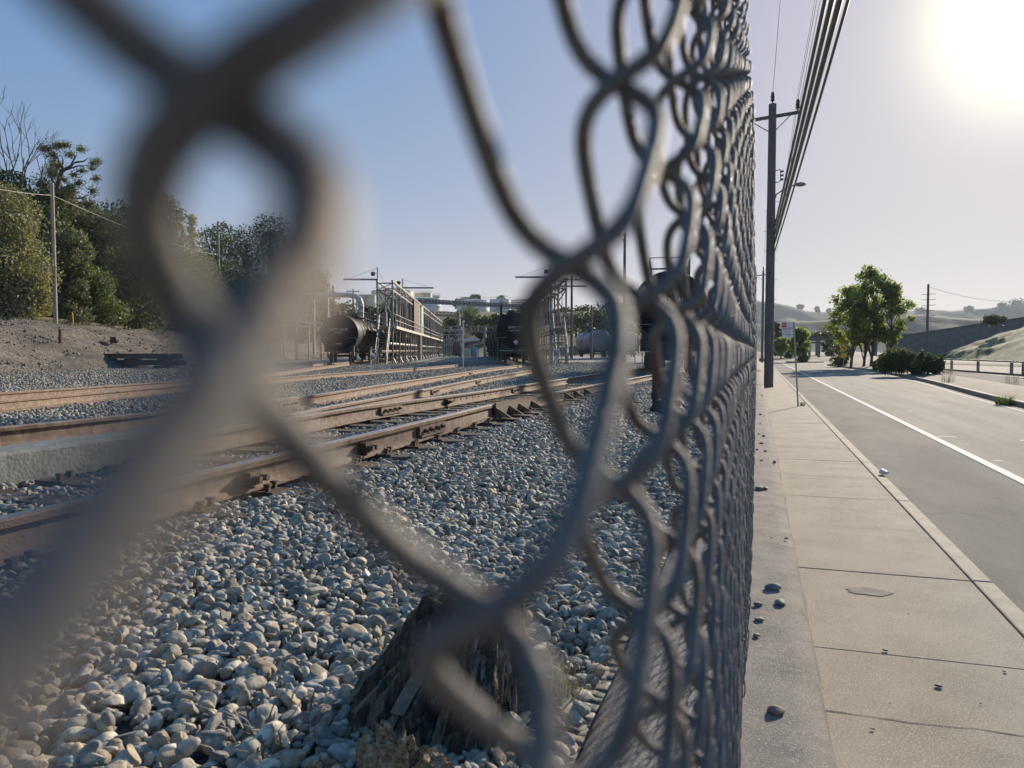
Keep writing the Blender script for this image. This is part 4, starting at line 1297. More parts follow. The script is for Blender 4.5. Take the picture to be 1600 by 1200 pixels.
# ================================================================== EMBANKMENT ON THE LEFT
EB0 = onyard(0, 583, GZ)                       # a point on its toe
EN = -YN
def emb_z(s, w):
    """s along the yard, w back from the toe"""
    base = GZ - .36
    crest = 3.25 - .010 * s
    t = min(max(w / 7.0, 0), 1)
    t = t * t * (3 - 2 * t) * .5 + t * .5
    z = base + crest * t
    if w > 8.5: z += min((w - 8.5), 30) * .085
    if w > 12: z += min((w - 12), 60) * .05
    return z
def emb_sheet(name, w0, w1, m, nw, lift=0.0):
    V = []
    ns = 90
    for i in range(ns + 1):
        s = -45 + 190 * i / ns
        for j in range(nw + 1):
            w = w0 + (w1 - w0) * j / nw
            p = EB0 + YT * s + EN * w
            z = emb_z(s, w) + (.42 * fbm(s * 1.0 + w * .9, w * .3, .55, 2) + .09 * fbm(s, w, 1.3, 5)) * min(w / 1.5, 1) + lift
            V.append((p.x, p.y, z))
    i = np.arange(ns * (nw + 1)).reshape(ns, nw + 1)[:, :-1].ravel()
    return struct(np_mesh(name, np.array(V), np.stack([i, i + 1, i + nw + 2, i + nw + 1], 1), m))
emb_sheet('embankment_slope', -.6, 9, M['slope'], 40)
_n = 15000
_s = RNG.uniform(-25, 60, _n); _w = RNG.uniform(-1.2, 9, _n)
_P = np.array([[*(EB0 + YT * a + EN * b)[:2], emb_z(a, b) + (.42 * fbm(a * 1.0 + b * .9, b * .3, .55, 2) + .09 * fbm(a, b, 1.3, 5)) * min(max(b / 1.5, 0), 1)] for a, b in zip(_s, _w)])
_sh, _f1 = stone_shapes(1, 12, rng, 4, .2)
_rb = scatter_stones('rubble', _P, RNG.uniform(0, 1, _n) ** 5 * .10 + .022, _sh, _f1, M['rubble'], rng, smooth=False)
tag(_rb, 'loose brown rubble and clods strewn over the embankment face', 'rubble', kind='stuff')
emb_sheet('wooded_terrace', 9, 75, M['dirt'], 24)
def emb_at(u, w):
    """ground point on the bank seen in column u at w metres behind the toe"""
    d = ray(u, 547); d.z = 0
    # solve EB0 + YT s + EN w = k d
    A = np.array([[d.x, -YT.x], [d.y, -YT.y]]); bvec = np.array([EB0.x + EN.x * w, EB0.y + EN.y * w])
    k, s = np.linalg.solve(A, bvec)
    return Vector((d.x * k, d.y * k, emb_z(s, w)))
p = emb_at(88, 8.3)
t = empty('bare_pole', (p.x, p.y, p.z - .1), 0, 'pale bare timber pole on top of the embankment before the trees', 'pole')
hz = (547 - 286) / 1202 * depth(p.x, p.y) + 1.6 - p.z
MB().tube([(0, 0, 0), (0, 0, hz)], [.15, .12], 14).build('shaft', M['palepole'], t, smooth=True)
WIRE_A = Vector((p.x, p.y, p.z + hz - 1.0))
p = emb_at(116, 9.2)
t = empty('marker_stake', (p.x, p.y, p.z - .1), 0, 'thin yellow stake standing in grass beside the pale pole', 'stake')
MB().tube([(0, 0, 0), (-.16, .05, 1.25)], .035, 8).build('shaft', M['yellow'], t, smooth=True)
for (u, w, h_, lab) in ((95, 3.6, .9, 'short dark post stub on the embankment face, left one'), (175, 3.9, .42, 'short dark post stub with a ring on the embankment face')):
    p = emb_at(u, w)
    t = empty('post_stub', (p.x, p.y, p.z - .1), 0, lab, 'post')
    MB().box(-.09, .09, -.07, .07, 0, h_ + .1).build('shaft', M['iron'], t, bevel=.01)
    if h_ < .5: MB().lathe([(.20, -.12), (.24, -.10), (.24, .10), (.18, .12), (.14, .0)], (.28, 0, .30), 'y', 16).build('ring', M['iron'], t, smooth=True)
for i in range(9):
    p = emb_at(random.uniform(-8, 118), random.uniform(9.0, 13.5))
    blades('dry_grass_tuft', (p.x, p.y, p.z), 260, .5, 1.3, LEAF['dry'], 'clump of dry yellow grass on the embankment crest', 'grass tuft', RNG, .6, .012, 'dry grass along the embankment crest')
# pale pipe rail descending along the terrace edge
a, b = emb_at(14, 12), emb_at(196, 8.6)
t = empty('guard_rail', (a.x, a.y, a.z), 0, 'long low rusty pipe rail slanting along the embankment crest', 'rail')
mb = MB(); mb.beam(Vector((0, 0, .55)), b - a + Vector((0, 0, .25)), .16, .2); mb.build('beam', M['rail'], t)
for f in (.05, .35, .65, .95):
    q = (b - a) * f
    MB().box(q.x - .06, q.x + .06, q.y - .06, q.y + .06, q.z - .3, q.z + .5 - .3 * f).build('rail_post', M['iron'], t)
# concrete-block strip set in the bank
# stack of old rails
sa = onyard(136, 573, GZ); 
sdir = (onyard(300, 574, GZ) - onyard(150, 572, GZ)); sdir.z = 0; sdir.normalize()
t = empty('rail_stack', (sa.x, sa.y, sa.z - .05), math.atan2(sdir.y, sdir.x), 'stack of long rusty steel beams on dark blockings at the embankment toe', 'steel stack')
for k, (y, z, x0, x1) in enumerate(((-.25, .22, .2, 9), (.25, .22, 1.0, 9.5), (-.15, .62, -.6, 8.5), (.3, .62, .3, 9.2))):
    mb = MB().box(x0, x1, y - .14, y + .14, z, z + .05).box(x0, x1, y - .14, y + .14, z + .28, z + .34).box(x0, x1, y - .03, y + .03, z + .05, z + .28)
    mb.build('steel_beam', M['rail'], t)
for x in (1.6, 4.8, 8.0):
    MB().box(x - .2, x + .2, -.8, .8, 0, .2).box(x - .12, x + .12, -.6, .6, .56, .62).build('blocking', M['tie'], t)
t = empty('rail_stack', onyard(-22, 582, GZ - .05), math.atan2(sdir.y, sdir.x), 'ends of rusty rails piled at the far left picture edge', 'steel stack')
for k, z in enumerate((0.02, .2, .38)): MB().box(-1.2, 1.0 - .05 * k, -.08, .08, z, z + .13).build('steel_beam', M['rail'], t)

# ================================================================== TREES
def leaves_np(C, R, n, size, rng, flat=1.0, shell=.55, jit=.12):
    """n leaf-clump quads through ellipsoids C (k,3) with radii R (k,3)"""
    k = len(C)
    wgt = (R[:, 0] * R[:, 1] * R[:, 2]) ** .67; wgt = wgt / wgt.sum()
    idx = rng.choice(k, n, p=wgt)
    d = rng.normal(size=(n, 3)); d /= np.linalg.norm(d, axis=1, keepdims=True)
    rad = shell + (1 - shell) * rng.random(n) ** .7
    rad *= 1 + jit * rng.normal(size=n)
    P = C[idx] + d * R[idx] * rad[:, None]
    nrm = d * .8 + rng.normal(size=(n, 3)) * .75; nrm[:, 2] *= flat
    nrm /= np.linalg.norm(nrm, axis=1, keepdims=True)
    a = np.cross(nrm, rng.normal(size=(n, 3))); a /= np.linalg.norm(a, axis=1, keepdims=True)
    b = np.cross(nrm, a)
    s = size * rng.uniform(.55, 1.35, n)[:, None]
    e = .55 * s
    V = np.stack([P - a * s, P - b * e + nrm * .15 * s, P + a * s, P + b * e + nrm * .15 * s], 1).reshape(-1, 3)
    Fq = np.arange(4 * n).reshape(n, 4)
    clump = rng.uniform(.75, 1.25, k)[idx]
    t = clump * rng.uniform(.7, 1.3, n)
    tint = np.stack([t * rng.uniform(.9, 1.15, n), t, t * rng.uniform(.8, 1.05, n)], 1)
    return V, Fq, np.repeat(tint, 4, 0)
def trunk_mb(h, r, rng, limbs, lean=(0, 0), z0=-.3):
    mb = MB()
    pts = [Vector((lean[0] * t * t * h + .03 * h * math.sin(3 * t + rng.random() * .0), lean[1] * t * t * h, z0 + (h - z0) * t)) for t in np.linspace(0, 1, 9)]
    mb.tube(pts, [r * (1.25 - t * 1.05) for t in np.linspace(0, 1, 9)], 9)
    for L in limbs:
        i = min(max(int(L[0] * 8), 1), 7)
        p = pts[i]; q = Vector(L[1])
        m1 = p.lerp(q, .5) + Vector((0, 0, .08 * (q - p).length))
        mb.tube([p, m1, q], [r * .42, r * .28, r * .07], 6)
    return mb
def tree(name, base, h, w, leaf, label, cat='tree', n=2600, size=.3, lobes=10, crown0=.18, seed=1, group=None, shape='oval', shell=.5, trunk_r=None, lean=(0, 0), lobe_r=.30):
    rng = np.random.default_rng(seed)
    t = empty(name, base, 0, label, cat, group)
    C, R, limbs = [], [], []
    for k in range(lobes):
        f = (k + .5) / lobes
        z = h * (crown0 + (1 - crown0) * (f * .94))
        if shape == 'cone': rr = w / 2 * (1 - f) ** .8 * .75
        elif shape == 'flat': rr = w / 2 * (.55 + .45 * f)
        else: rr = w / 2 * math.sin(PI * (f * .72 + .16)) * .95
        a = k * 2.4 + rng.uniform(-.6, .6)
        q = rr * rng.uniform(.35, .85 if lobe_r > .2 else 1.1)
        lr = max(w * .10, (w * lobe_r if shape != 'cone' else w * .26 * (1.1 - f)) * rng.uniform(.75, 1.2))
        c = np.array([q * math.cos(a) + lean[0] * f * f * h, q * math.sin(a) + lean[1] * f * f * h, z])
        c[2] = min(c[2], h - lr * .7 - (0 if lobe_r > .2 else rng.uniform(0, .06) * h))
        C.append(c); R.append([lr, lr, lr * (.85 if shape != 'flat' else .45)])
        limbs.append((min(.95, f * .75 + .1), tuple(c)))
    C, R = np.array(C), np.array(R)
    trunk_mb(h * .86, trunk_r or h * .022 + .05, rng, limbs, lean).build('trunk', M['bark'], t, smooth=True)
    V, Fq, ti = leaves_np(C, R, n, size, rng, shell=shell)
    np_mesh('crown', V, Fq, LEAF[leaf], parent=t, tint=ti, smooth=False)
    return t
def wood_tree(u, vt, w_back, wpx, leaf, label, seed, shape='oval', n=3200, size=.26, crown0=.06, lobes=14, **kw):
    wpx *= 1.35 if shape == 'oval' else 1.15
    n = int(n * 3.0)
    size *= .74
    p = emb_at(u, w_back)
    D = depth(p.x, p.y)
    h = (547 - vt) / 1202 * D + 1.6 - p.z
    return tree('broadleaf_tree' if shape != 'cone' else 'pine_tree', (p.x, p.y, p.z - .1), h, wpx / 1202 * D, leaf, label, n=n, size=size, crown0=crown0, lobes=lobes, seed=seed, shape=shape, **kw)
wood_tree(8, 288, 11.5, 88, 'olive', 'sunlit olive green bushy tree at the left picture edge', 31, n=8500, size=.145, lobes=24)
wood_tree(-40, 300, 13, 90, 'olive', 'olive tree mostly beyond the left picture edge', 32, n=2500, size=.24)
wood_tree(112, 360, 11, 52, 'euc', 'small grey green oval tree right of the pale pole', 33, n=3600, size=.17, lobes=14)
wood_tree(45, 425, 10.2, 46, 'olive', 'low grey green shrubby tree left of the pale pole', 34, n=2200, size=.15, lobes=10)
wood_tree(60, 300, 20, 95, 'dark', 'dark dense tree behind the pale pole', 35, n=4200, size=.30, lobes=18)
wood_tree(20, 270, 22, 80, 'dark', 'dark tree rising behind the olive tree, below bare branches', 36, n=3600, size=.30)
wood_tree(118, 318, 22, 90, 'dark', 'dark tree beneath the spreading crown with open sky gaps', 37, n=4200, size=.30, lobes=18)
wood_tree(165, 332, 17, 88, 'mid', 'mid green tree on the bank right of the pale pole', 38, n=4200, size=.24, lobes=18)
wood_tree(205, 325, 24, 90, 'dark', 'dark tree behind the thickest blurred wire', 39, n=3400, size=.32)
wood_tree(215, 385, 12, 80, 'mid', 'low mid green tree at the bank top by the blurred wire', 40, n=3000, size=.22)
wood_tree(268, 302, 22, 62, 'euc', 'tall grey green tree framed inside the big wire loop', 41, n=4000, size=.26, lobes=16)
wood_tree(303, 326, 24, 62, 'olive', 'pointed light green conifer inside the big wire loop', 42, shape='cone', n=4000, size=.26, lobes=20)
wood_tree(345, 350, 26, 66, 'dark', 'dark tree behind the old utility pole inside the wire loop', 43, n=3600, size=.32)
wood_tree(385, 358, 26, 60, 'dark', 'dark tree right of the old utility pole', 44, n=3200, size=.34)
wood_tree(422, 338, 28, 58, 'dark', 'round topped dark tree at the right inside the wire loop', 45, n=3600, size=.36)
wood_tree(452, 372, 26, 66, 'dark', 'dark tree behind the right limb of the wire loop', 46, n=3000, size=.36)
wood_tree(482, 418, 22, 50, 'dark', 'last dark tree of the wood, above the left tank wagon', 47, n=2600, size=.36)
wood_tree(290, 392, 14, 70, 'mid', 'lower green tree at the foot of the pointed conifer', 48, n=3000, size=.26)
wood_tree(355, 420, 14, 80, 'dark', 'low dark thicket tree below the old utility pole', 49, n=2600, size=.3)
wood_tree(425, 430, 14, 80, 'dark', 'low dark thicket tree left of the tank wagons', 50, n=2600, size=.34)
wood_tree(474, 412, 24, 52, 'dark', 'dark tree at the right end of the wood behind the duct', 54, n=3000, size=.42, lobes=18)
wood_tree(498, 425, 22, 34, 'dark', 'dark rounded tree closing the wood beside the lamp pole', 55, n=2600, size=.40, lobes=16)
wood_tree(98, 288, 20.5, 66, 'euc', 'grey green tree filling in below the open crowned one', 52, n=3000, size=.24, lobes=18)
wood_tree(140, 322, 20, 70, 'euc', 'grey green tree right of the open crowned one', 53, n=3000, size=.24, lobes=18)
wood_tree(150, 418, 10.5, 60, 'mid', 'low bushy tree on the crest near the yellow stake', 51, n=2200, size=.18)
# open-crowned eucalypt with curved stem
def eucalypt():
    p = emb_at(100, 19); D = depth(p.x, p.y)
    k = D / 1202
    t = empty('eucalyptus_tree', (p.x, p.y, p.z - .1), 0, 'open crowned tree with curved bare stem and tufted clumps against the sky', 'tree')
    rr = Vector((_cy, _sy, 0))
    P = lambda u, v, dy=0.0: rr * ((u - 100) * k) + Vector((-_sy, _cy, 0)) * dy + Vector((0, 0, (547 - v) * k + 1.6 - p.z + .1))
    mb = MB(); mb.tube([P(90, 450), P(91, 330), P(95, 295), P(104, 270), P(117, 263), P(124, 257)], [.34, .30, .24, .20, .14, .05], 10)
    for a, m_, b in (((104, 270), (106, 255), (104, 245)), ((106, 268), (98, 252), (92, 240)), ((117, 263), (124, 250), (128, 244)), ((95, 295), (84, 275), (80, 262)), ((95, 300), (115, 292), (132, 290)), ((104, 270), (130, 262), (148, 262)), ((94, 310), (130, 312), (150, 305)), ((124, 257), (138, 255), (145, 250))):
        mb.tube([P(*a), P(*m_), P(*b)], [.10, .07, .02], 6)
    mb.build('trunk', M['bark'], t, smooth=True)
    spots = [(78, 252, 8, 9), (88, 240, 11, 6), (97, 233, 9, 5), (106, 240, 10, 5), (114, 237, 8, 5), (122, 236, 9, 5), (133, 236, 9, 5), (90, 246, 9, 6), (76, 266, 9, 12), (86, 272, 12, 9), (98, 262, 10, 7), (146, 250, 7, 6), (152, 258, 7, 5), (150, 266, 8, 4), (152, 280, 6, 6), (132, 290, 9, 7), (120, 300, 12, 9), (148, 300, 8, 8), (106, 312, 16, 12), (132, 318, 14, 9), (130, 268, 8, 4), (122, 276, 8, 5), (84, 295, 14, 14), (110, 285, 7, 5)]
    C, R = [], []
    for i, (u, v, a, b) in enumerate(spots):
        C.append(P(u, v, random.uniform(-1.5, 1.5))[:]); R.append([a * k * 1.25, a * k, b * k * 1.2])
    V, Fq, ti = leaves_np(np.array(C), np.array(R), 14000, .085, np.random.default_rng(60), shell=.05, jit=.4)
    np_mesh('crown', V, Fq, LEAF['euc'], parent=t, tint=ti, smooth=False)
eucalypt()
def bare_tree(u, vt, wb, seed, label, hpx):
    p = emb_at(u, wb); D = depth(p.x, p.y); k = D / 1202
    rng = np.random.default_rng(seed)
    t = empty('bare_tree', (p.x, p.y, p.z - .1), 0, label, 'bare tree')
    mb = MB(); H = (547 - vt) * k + 1.6 - p.z
    def br(a, d, L, r, lv):
        b = a + d * L * .5 + Vector(rng.normal(size=3)) * L * .05; c = a + d * L + Vector(rng.normal(size=3)) * L * .06
        mb.tube([a, b, c], [r, r * .8, r * .55], 5)
        if lv == 0: return
        for q in range(2 if lv > 1 else 3):
            nd = (d + Vector(rng.normal(size=3)) * .42 + Vector((0, 0, .12))).normalized()
            br(b.lerp(c, rng.uniform(.3, 1)), nd, L * rng.uniform(.55, .8), max(r * .55, .016), lv - 1)
    z0 = H * .42
    mb.tube([Vector((0, 0, 0)), Vector((.1, 0, z0))], [.22, .17], 8)
    for dx, f in ((-.30, .30), (.40, .27), (.02, .33)):
        br(Vector((.1, 0, z0)), Vector((dx, 0, 1)).normalized(), H * f, .13, 4)
    mb.build('branches', M['deadwood'], t, smooth=True)
bare_tree(14, 205, 21, 3, 'leafless grey tree with thin twigs at the far left above the olive tree', 60)
bare_tree(48, 225, 21, 8, 'leafless grey tree left of the open crowned tree', 60)
# old utility pole and wires along the wood
p = emb_at(344, 15); D = depth(p.x, p.y)
t = empty('utility_pole', (p.x, p.y, p.z - .1), 0, 'old timber utility pole with broken crossarm against the dark wood', 'utility pole')
hz = (547 - 346) / 1202 * D + 1.6 - p.z
MB().tube([(0, 0, 0), (0, 0, hz)], [.2, .14], 10).build('shaft', M['palepole'], t, smooth=True)
MB().beam((-.1, 0, hz - 1.6), (1.3, .3, hz - .5), .10).beam((0, 0, hz - .9), (1.0, .2, hz + .05), .12).build('crossarm', M['polewood'], t)
WIRE_B = Vector((p.x, p.y, p.z + hz - 5.0))
def span(name, a, b, sag, r, label, group=None, n=24, m='cable', cat='wire'):
    a, b = Vector(a), Vector(b)
    pts = [a.lerp(b, i / n) - Vector((0, 0, sag * 4 * (i / n) * (1 - i / n))) for i in range(n + 1)]
    o = MB().tube(pts, r, 6).build(name, M[m], smooth=True, base=(a + b) / 2)
    return tag(o, label, cat, group)
WIRE_0 = at(-60, 283, 45)
span('overhead_wire', WIRE_0, WIRE_A, .15, .016, 'pale wire running to the bare pole from the left picture edge', m='pale_steel')
span('overhead_wire', WIRE_A, WIRE_B, .6, .016, 'pale wire from the bare pole to the old utility pole', m='pale_steel')
span('overhead_wire', WIRE_B, at(470, 470, 120), .4, .035, 'wire from the old utility pole down towards the duct', m='pale_steel')
# low terrace fence pipework left of the wagon
a, b = at(440, 508, 95), at(505, 512, 95)
t = empty('pipe_rack', ((a.x + b.x) / 2, (a.y + b.y) / 2, GZ - .4), 0, 'low pale pipe rack with two pipes behind the left wagon', 'pipe rack')
o = t.location
for k in range(2): MB().tube([a - o + Vector((0, 0, .5 * k)), b - o + Vector((0, 0, .5 * k))], .10, 8).build('pipe', M['pale_steel'], t, smooth=True)
for f in (.05, .35, .65, .95):
    q = a.lerp(b, f) - o
    MB().box(q.x - .1, q.x + .1, q.y - .1, q.y + .1, 0, q.z + .5).build('rack_post', M['steel'], t)

# shrubs and trees on the tank farm hill
def hill_tree(u, vb, vt, wpx, D, leaf, label, seed, n=700, size=.5, **kw):
    p = at(u, vb, D)
    h = (vb - vt) / 1202 * D
    return tree('shrub' if kw.pop('shrub', True) else 'broadleaf_tree', (p.x, p.y, p.z - .3), h, wpx / 1202 * D, leaf, label, cat='tree', n=n, size=size, crown0=.02, lobes=9, seed=seed, **kw)
_ht = [(500, 520, 468, 60, 150, 'bush', 'dark shrub mass behind the horizontal duct'), (538, 515, 470, 60, 175, 'bush', 'dark shrub mass between the duct and the rack'), (470, 522, 470, 60, 140, 'dark', 'dark shrub mass left of the pole with a floodlight'),
       (731, 515, 478, 52, 205, 'mid', 'large round green shrub below the pale tank'), (757, 516, 492, 34, 200, 'bush', 'dark shrub right of the large round one'),
       (775, 520, 490, 34, 198, 'mid', 'green shrub close above the middle train'), (705, 522, 496, 34, 195, 'bush', 'dark shrub left of the large round one'),
       (718, 480, 466, 22, 300, 'dark', 'dark flat topped tree left on the skyline'), (735, 474, 463, 24, 330, 'dark', 'broad dark tree in the skyline group'),
       (744, 472, 459, 16, 335, 'dark', 'dark tree right of the broad one on the skyline'), (758, 524, 508, 40, 188, 'bush', 'low wide shrub at the foot of the hill'),
       (690, 524, 503, 28, 190, 'bush', 'low shrub behind the left rack end'), (575, 500, 478, 36, 190, 'dark', 'dark shrub behind the bent duct'),
       (545, 512, 484, 44, 170, 'dark', 'dark thicket behind the left tank wagons'), (515, 512, 478, 46, 160, 'dark', 'dark tree left behind the first tank wagon'),
       (602, 500, 474, 34, 185, 'bush', 'dark shrub seen through the left rack truss'), (782, 472, 461, 12, 320, 'euc', 'sparse thin tree on the skyline right of the tanks'),
       (868, 515, 488, 40, 190, 'bush', 'green shrub behind the right rack stairs'), (900, 518, 486, 46, 195, 'mid', 'broad green tree on the slope right of the rack'),
       (932, 520, 482, 48, 195, 'bush', 'dark green tree on the slope by the thin pole'), (962, 522, 478, 50, 200, 'mid', 'green tree on the slope left of the near wagon'),
       (915, 492, 477, 40, 260, 'bush', 'tree row crown on the skyline behind the thin pole'), (955, 488, 471, 50, 260, 'bush', 'tree row crown on the skyline near the lamp pole'),
       (988, 520, 474, 50, 205, 'bush', 'dark tree beside the near wagon'), (880, 488, 480, 30, 250, 'bush', 'low tree on the skyline behind the right rack')]
for i, q in enumerate(_ht): hill_tree(*q, seed=70 + i)

# lamp pole and thin poles in the yard
def lamp_pole(u, vb, vt, D, label, lamp=True):
    p = at(u, vb, D)
    t = empty('lamp_pole' if lamp else 'utility_pole', (p.x, p.y, p.z), YROT, label, 'lamp pole' if lamp else 'utility pole')
    h = (vb - vt) / 1202 * D
    MB().tube([(0, 0, 0), (0, 0, h)], [.15, .10], 10).build('shaft', M['polewood'], t, smooth=True)
    if lamp:
        MB().tube([(0, 0, h - .9), (-.25, 0, h - .25), (-.6, 0, h - .15)], .035, 6).build('bracket', M['steel'], t, smooth=True)
        MB().lathe([(.05, -.25), (.16, -.2), (.26, .15), (.24, .2), (.02, .24)], (-.62, -.1, h + .05), 'y', 14).build('floodlight', M['iron'], t, smooth=True)
    else:
        MB().beam((-.9, 0, h - .35), (.9, 0, h - .35), .10).build('crossarm', M['polewood'], t)
        for x in (-.8, -.4, .4, .8): MB().lathe([(.02, 0), (.05, .04), (.05, .14), (.02, .18)], (x, 0, h - .30), n=8).build('insulator', M['iron'], t, smooth=True)
    return t
lamp_pole(975, 566, 366, 62, 'tall lamp pole with a single floodlight left of the near wagon')
lamp_pole(924, 561, 477, 85, 'short utility pole with crossarm in front of the grey tank wagon', False)
lamp_pole(521, 500, 446, 110, 'pole with small floodlight above the first tank wagon', True)
lamp_pole(552, 500, 452, 110, 'utility pole with crossarm beside the bent duct', False)
lamp_pole(893, 560, 432, 74, 'tall utility pole right of the right rack stairs', False)
for i, (u, vb, vt, lab) in enumerate(((905, 555, 505, 'thin fence stake left of the short utility pole'), (945, 553, 510, 'thin fence stake right of the short utility pole'))):
    p = at(u, vb, 120)
    o = MB().tube([p, p + Vector((0, 0, (vb - vt) / 10.02))], .10, 8).build('stake', M['polewood'], smooth=True, base=p)
    tag(o, lab, 'stake')

# ================================================================== STREET SIDE
# planted median: left kerb line seen from the lens, right edge parallel
_ml = [on(u, v, ROAD_Z) for u, v in ((1600, 638), (1545, 625), (1500, 612), (1450, 598), (1400, 587), (1350, 578.5), (1310, 573.5), (1292, 571.2))]
ML = smooth_line(_ml, step=1.0, ext0=20, ext1=0, ksm=3)
def median():
    mb = MB(); n = len(ML); vs = []
    for i, (x, y) in enumerate(ML):
        wd = 2.7 if y < 88 else 2.7 * max(.12, (96 - y) / 8)
        for dx, z in ((0, ROAD_Z - .2), (.01, .03), (.03, .045), (.17, .045), (.19, .02)):
            vs.append((x + dx, y, z))
    k = 5
    mb.add(vs, [(i * k + j, i * k + j + 1, i * k + k + j + 1, i * k + k + j) for i in range(n - 1) for j in range(k - 1)] + [tuple((n - 1) * k + j for j in range(k))])
    struct(mb.build('median_kerb', M['curb'], smooth=True))
    mb = MB(); vs = []
    for i, (x, y) in enumerate(ML):
        wd = 2.7 if y < 88 else 2.7 * max(.12, (96 - y) / 8)
        for f in (0, .2, .4, .6, .8, 1):
            vs.append((x + .19 + wd * f, y, .022 + .13 * math.sin(PI * f) + .05 * fbm(x + f * 3, y, .8, 2) * math.sin(PI * f)))
    k = 6
    mb.add(vs, [(i * k + j, i * k + j + 1, i * k + k + j + 1, i * k + k + j) for i in range(n - 1) for j in range(k - 1)])
    struct(mb.build('median', M['median'], smooth=True))
    mb = MB(); vs = []
    for i, (x, y) in enumerate(ML):
        wd = 2.7 if y < 88 else 2.7 * max(.12, (96 - y) / 8)
        for dx, z in ((.19 + wd, .03), (2.4 + .19 + wd, .03), (2.4 + .19 + wd, -.2)): vs.append((x + dx, y, z))
    mb.add(vs, [(i * 3 + j, i * 3 + j + 1, i * 3 + 3 + j + 1, i * 3 + 3 + j) for i in range(n - 1) for j in range(2)])
    struct(mb.build('path', M['path']))
median()
# gutter line paint beside the median kerb
mb = MB(); n = len(ML); vs = []
for x, y in ML: vs += [(x - .42, y, ROAD_Z + .0085), (x - .34, y, ROAD_Z + .0085)]
mb.add(vs, [(2 * i, 2 * i + 1, 2 * i + 3, 2 * i + 2) for i in range(n - 1)])
struct(mb.build('road_marking', M['paint']))
# ground beyond the path
mb = MB(); mb.add([(12, -20, -.10), (120, -20, -.10), (120, 420, -.10), (12.0, 420, -.10)], [(0, 1, 2, 3)])
struct(mb.build('verge', M['median']))
# guard rail beyond the path
g0_, g1_ = on(1640, 591, .0), on(1452, 577, .0)
t = empty('guard_rail', (g0_.x, g0_.y, 0), 0, 'low steel guard rail on posts beyond the pale path', 'guard rail')
d = g1_ - g0_; d.z = 0
MB().beam((0, 0, .87), d + Vector((0, 0, .9)), .05, .10).build('beam', M['steel'], t)
MB().beam((0, 0, .06), d + Vector((0, 0, .06)), .12, .14).build('beam', M['darkwall'], t)
for f in (.16, .24, .5, .75, .98):
    q = d * f; MB().box(q.x - .08, q.x + .08, q.y - .08, q.y + .08, 0, .82).build('rail_post', M['steel'], t)
# second pale roadway and rails farther right
for k, (a, b, c_, d_) in enumerate((((1470, 566), (1640, 570), (1640, 574), (1470, 568.5)),)):
    mb = MB(); mb.add([on(*q, -.06) for q in (a, b, c_, d_)], [(0, 1, 2, 3)])
    struct(mb.build('path', M['path']))
# grass bank rising right
def grass_bank():
    b0, b1 = on(1462, 561, -.12), on(1760, 572, -.12)
    t0, t1 = at(1470, 552, 150), at(1760, 458, 150)
    n, k = 60, 24; V = []
    for i in range(n + 1):
        for j in range(k + 1):
            f, g = i / n, j / k
            p = b0.lerp(b1, f).lerp(t0.lerp(t1, f), g)
            a = math.sin(PI * min(g * 1.0, 1)) * .5
            V.append((p.x, p.y, p.z + (.55 * fbm(p.x, p.y, .12, 2) + .25 * fbm(p.x, p.y, .5, 7)) * min(1, g * 4) + a * 1.0))
    i = np.arange(n * (k + 1)).reshape(n, k + 1)[:, :-1].ravel()
    struct(np_mesh('grass_bank', np.array(V), np.stack([i, i + 1, i + k + 2, i + k + 1], 1), M['grass_bank']))
    # long dark wall along the top
    P0, P1 = at(1386, 529, 240), at(1760, 474, 152)
    t = empty('retaining_wall', ((P0.x + P1.x) / 2, (P0.y + P1.y) / 2, 0), 0, 'long dark retaining wall rising to the right above the grass bank', 'wall')
    o = t.location; nn = Vector((P1.y - P0.y, P0.x - P1.x, 0)).normalized() * -1.0
    mb = MB()
    A, B = P0 - o, P1 - o
    nseg = 24
    for s_ in range(nseg):
        a, b = A.lerp(B, s_ / nseg), A.lerp(B, (s_ + 1) / nseg)
        za = (a.z + 1.6 * (1 + .04 * random.uniform(-1, 1)))
        vs = [Vector((a.x, a.y, -1)), Vector((b.x, b.y, -1)), Vector((b.x, b.y, b.z)), Vector((a.x, a.y, a.z))]
        mb.add(vs + [v + nn for v in vs], [(0, 1, 2, 3), (7, 6, 5, 4), (3, 2, 6, 7), (0, 3, 7, 4), (1, 5, 6, 2)])
    mb.build('wall_body', M['darkwall'], t)
    MB().beam(A + Vector((0, 0, .18)) + nn * .5, B + Vector((0, 0, .18)) + nn * .5, 1.3, .36).build('coping', M['median'], t)
grass_bank()
# overpass far down the road
p = at(1340, 527, 250)
t = empty('overpass', (p.x, p.y, 0), math.radians(-4), 'dark road overpass crossing far down the street behind the trees', 'overpass')
MB().box(-15, 14, -4, 4, p.z - 1.0, p.z + .5).build('deck', M['darkwall'], t)
MB().box(-15, 14, -4.3, -4.0, p.z + .5, p.z + 1.2).build('parapet', M['steel'], t)
for x in (-12, -4, 5): MB().box(x - .7, x + .7, -3, 3, -.5, p.z - 1.0).build('pier', M['curb'], t)
p = at(1272, 553, 190)
t = empty('concrete_portal', (p.x, p.y, -.2), 0, 'pale concrete portal frame far down the street', 'portal')
hz = 22 / 1202 * 190
for x in (-1.1, 1.1): MB().box(x - .3, x + .3, -.3, .3, 0, hz).build('leg', M['path'], t)
MB().box(-1.6, 1.6, -.4, .4, hz, hz + .5).build('lintel', M['path'], t)
p = at(1234, 556, 170)
t = empty('white_hut', (p.x, p.y, -.2), 0, 'small white walled building far down the street', 'hut')
MB().box(-1.2, 1.2, -1.5, 1.5, 0, 2.0).build('wall', M['white'], t)
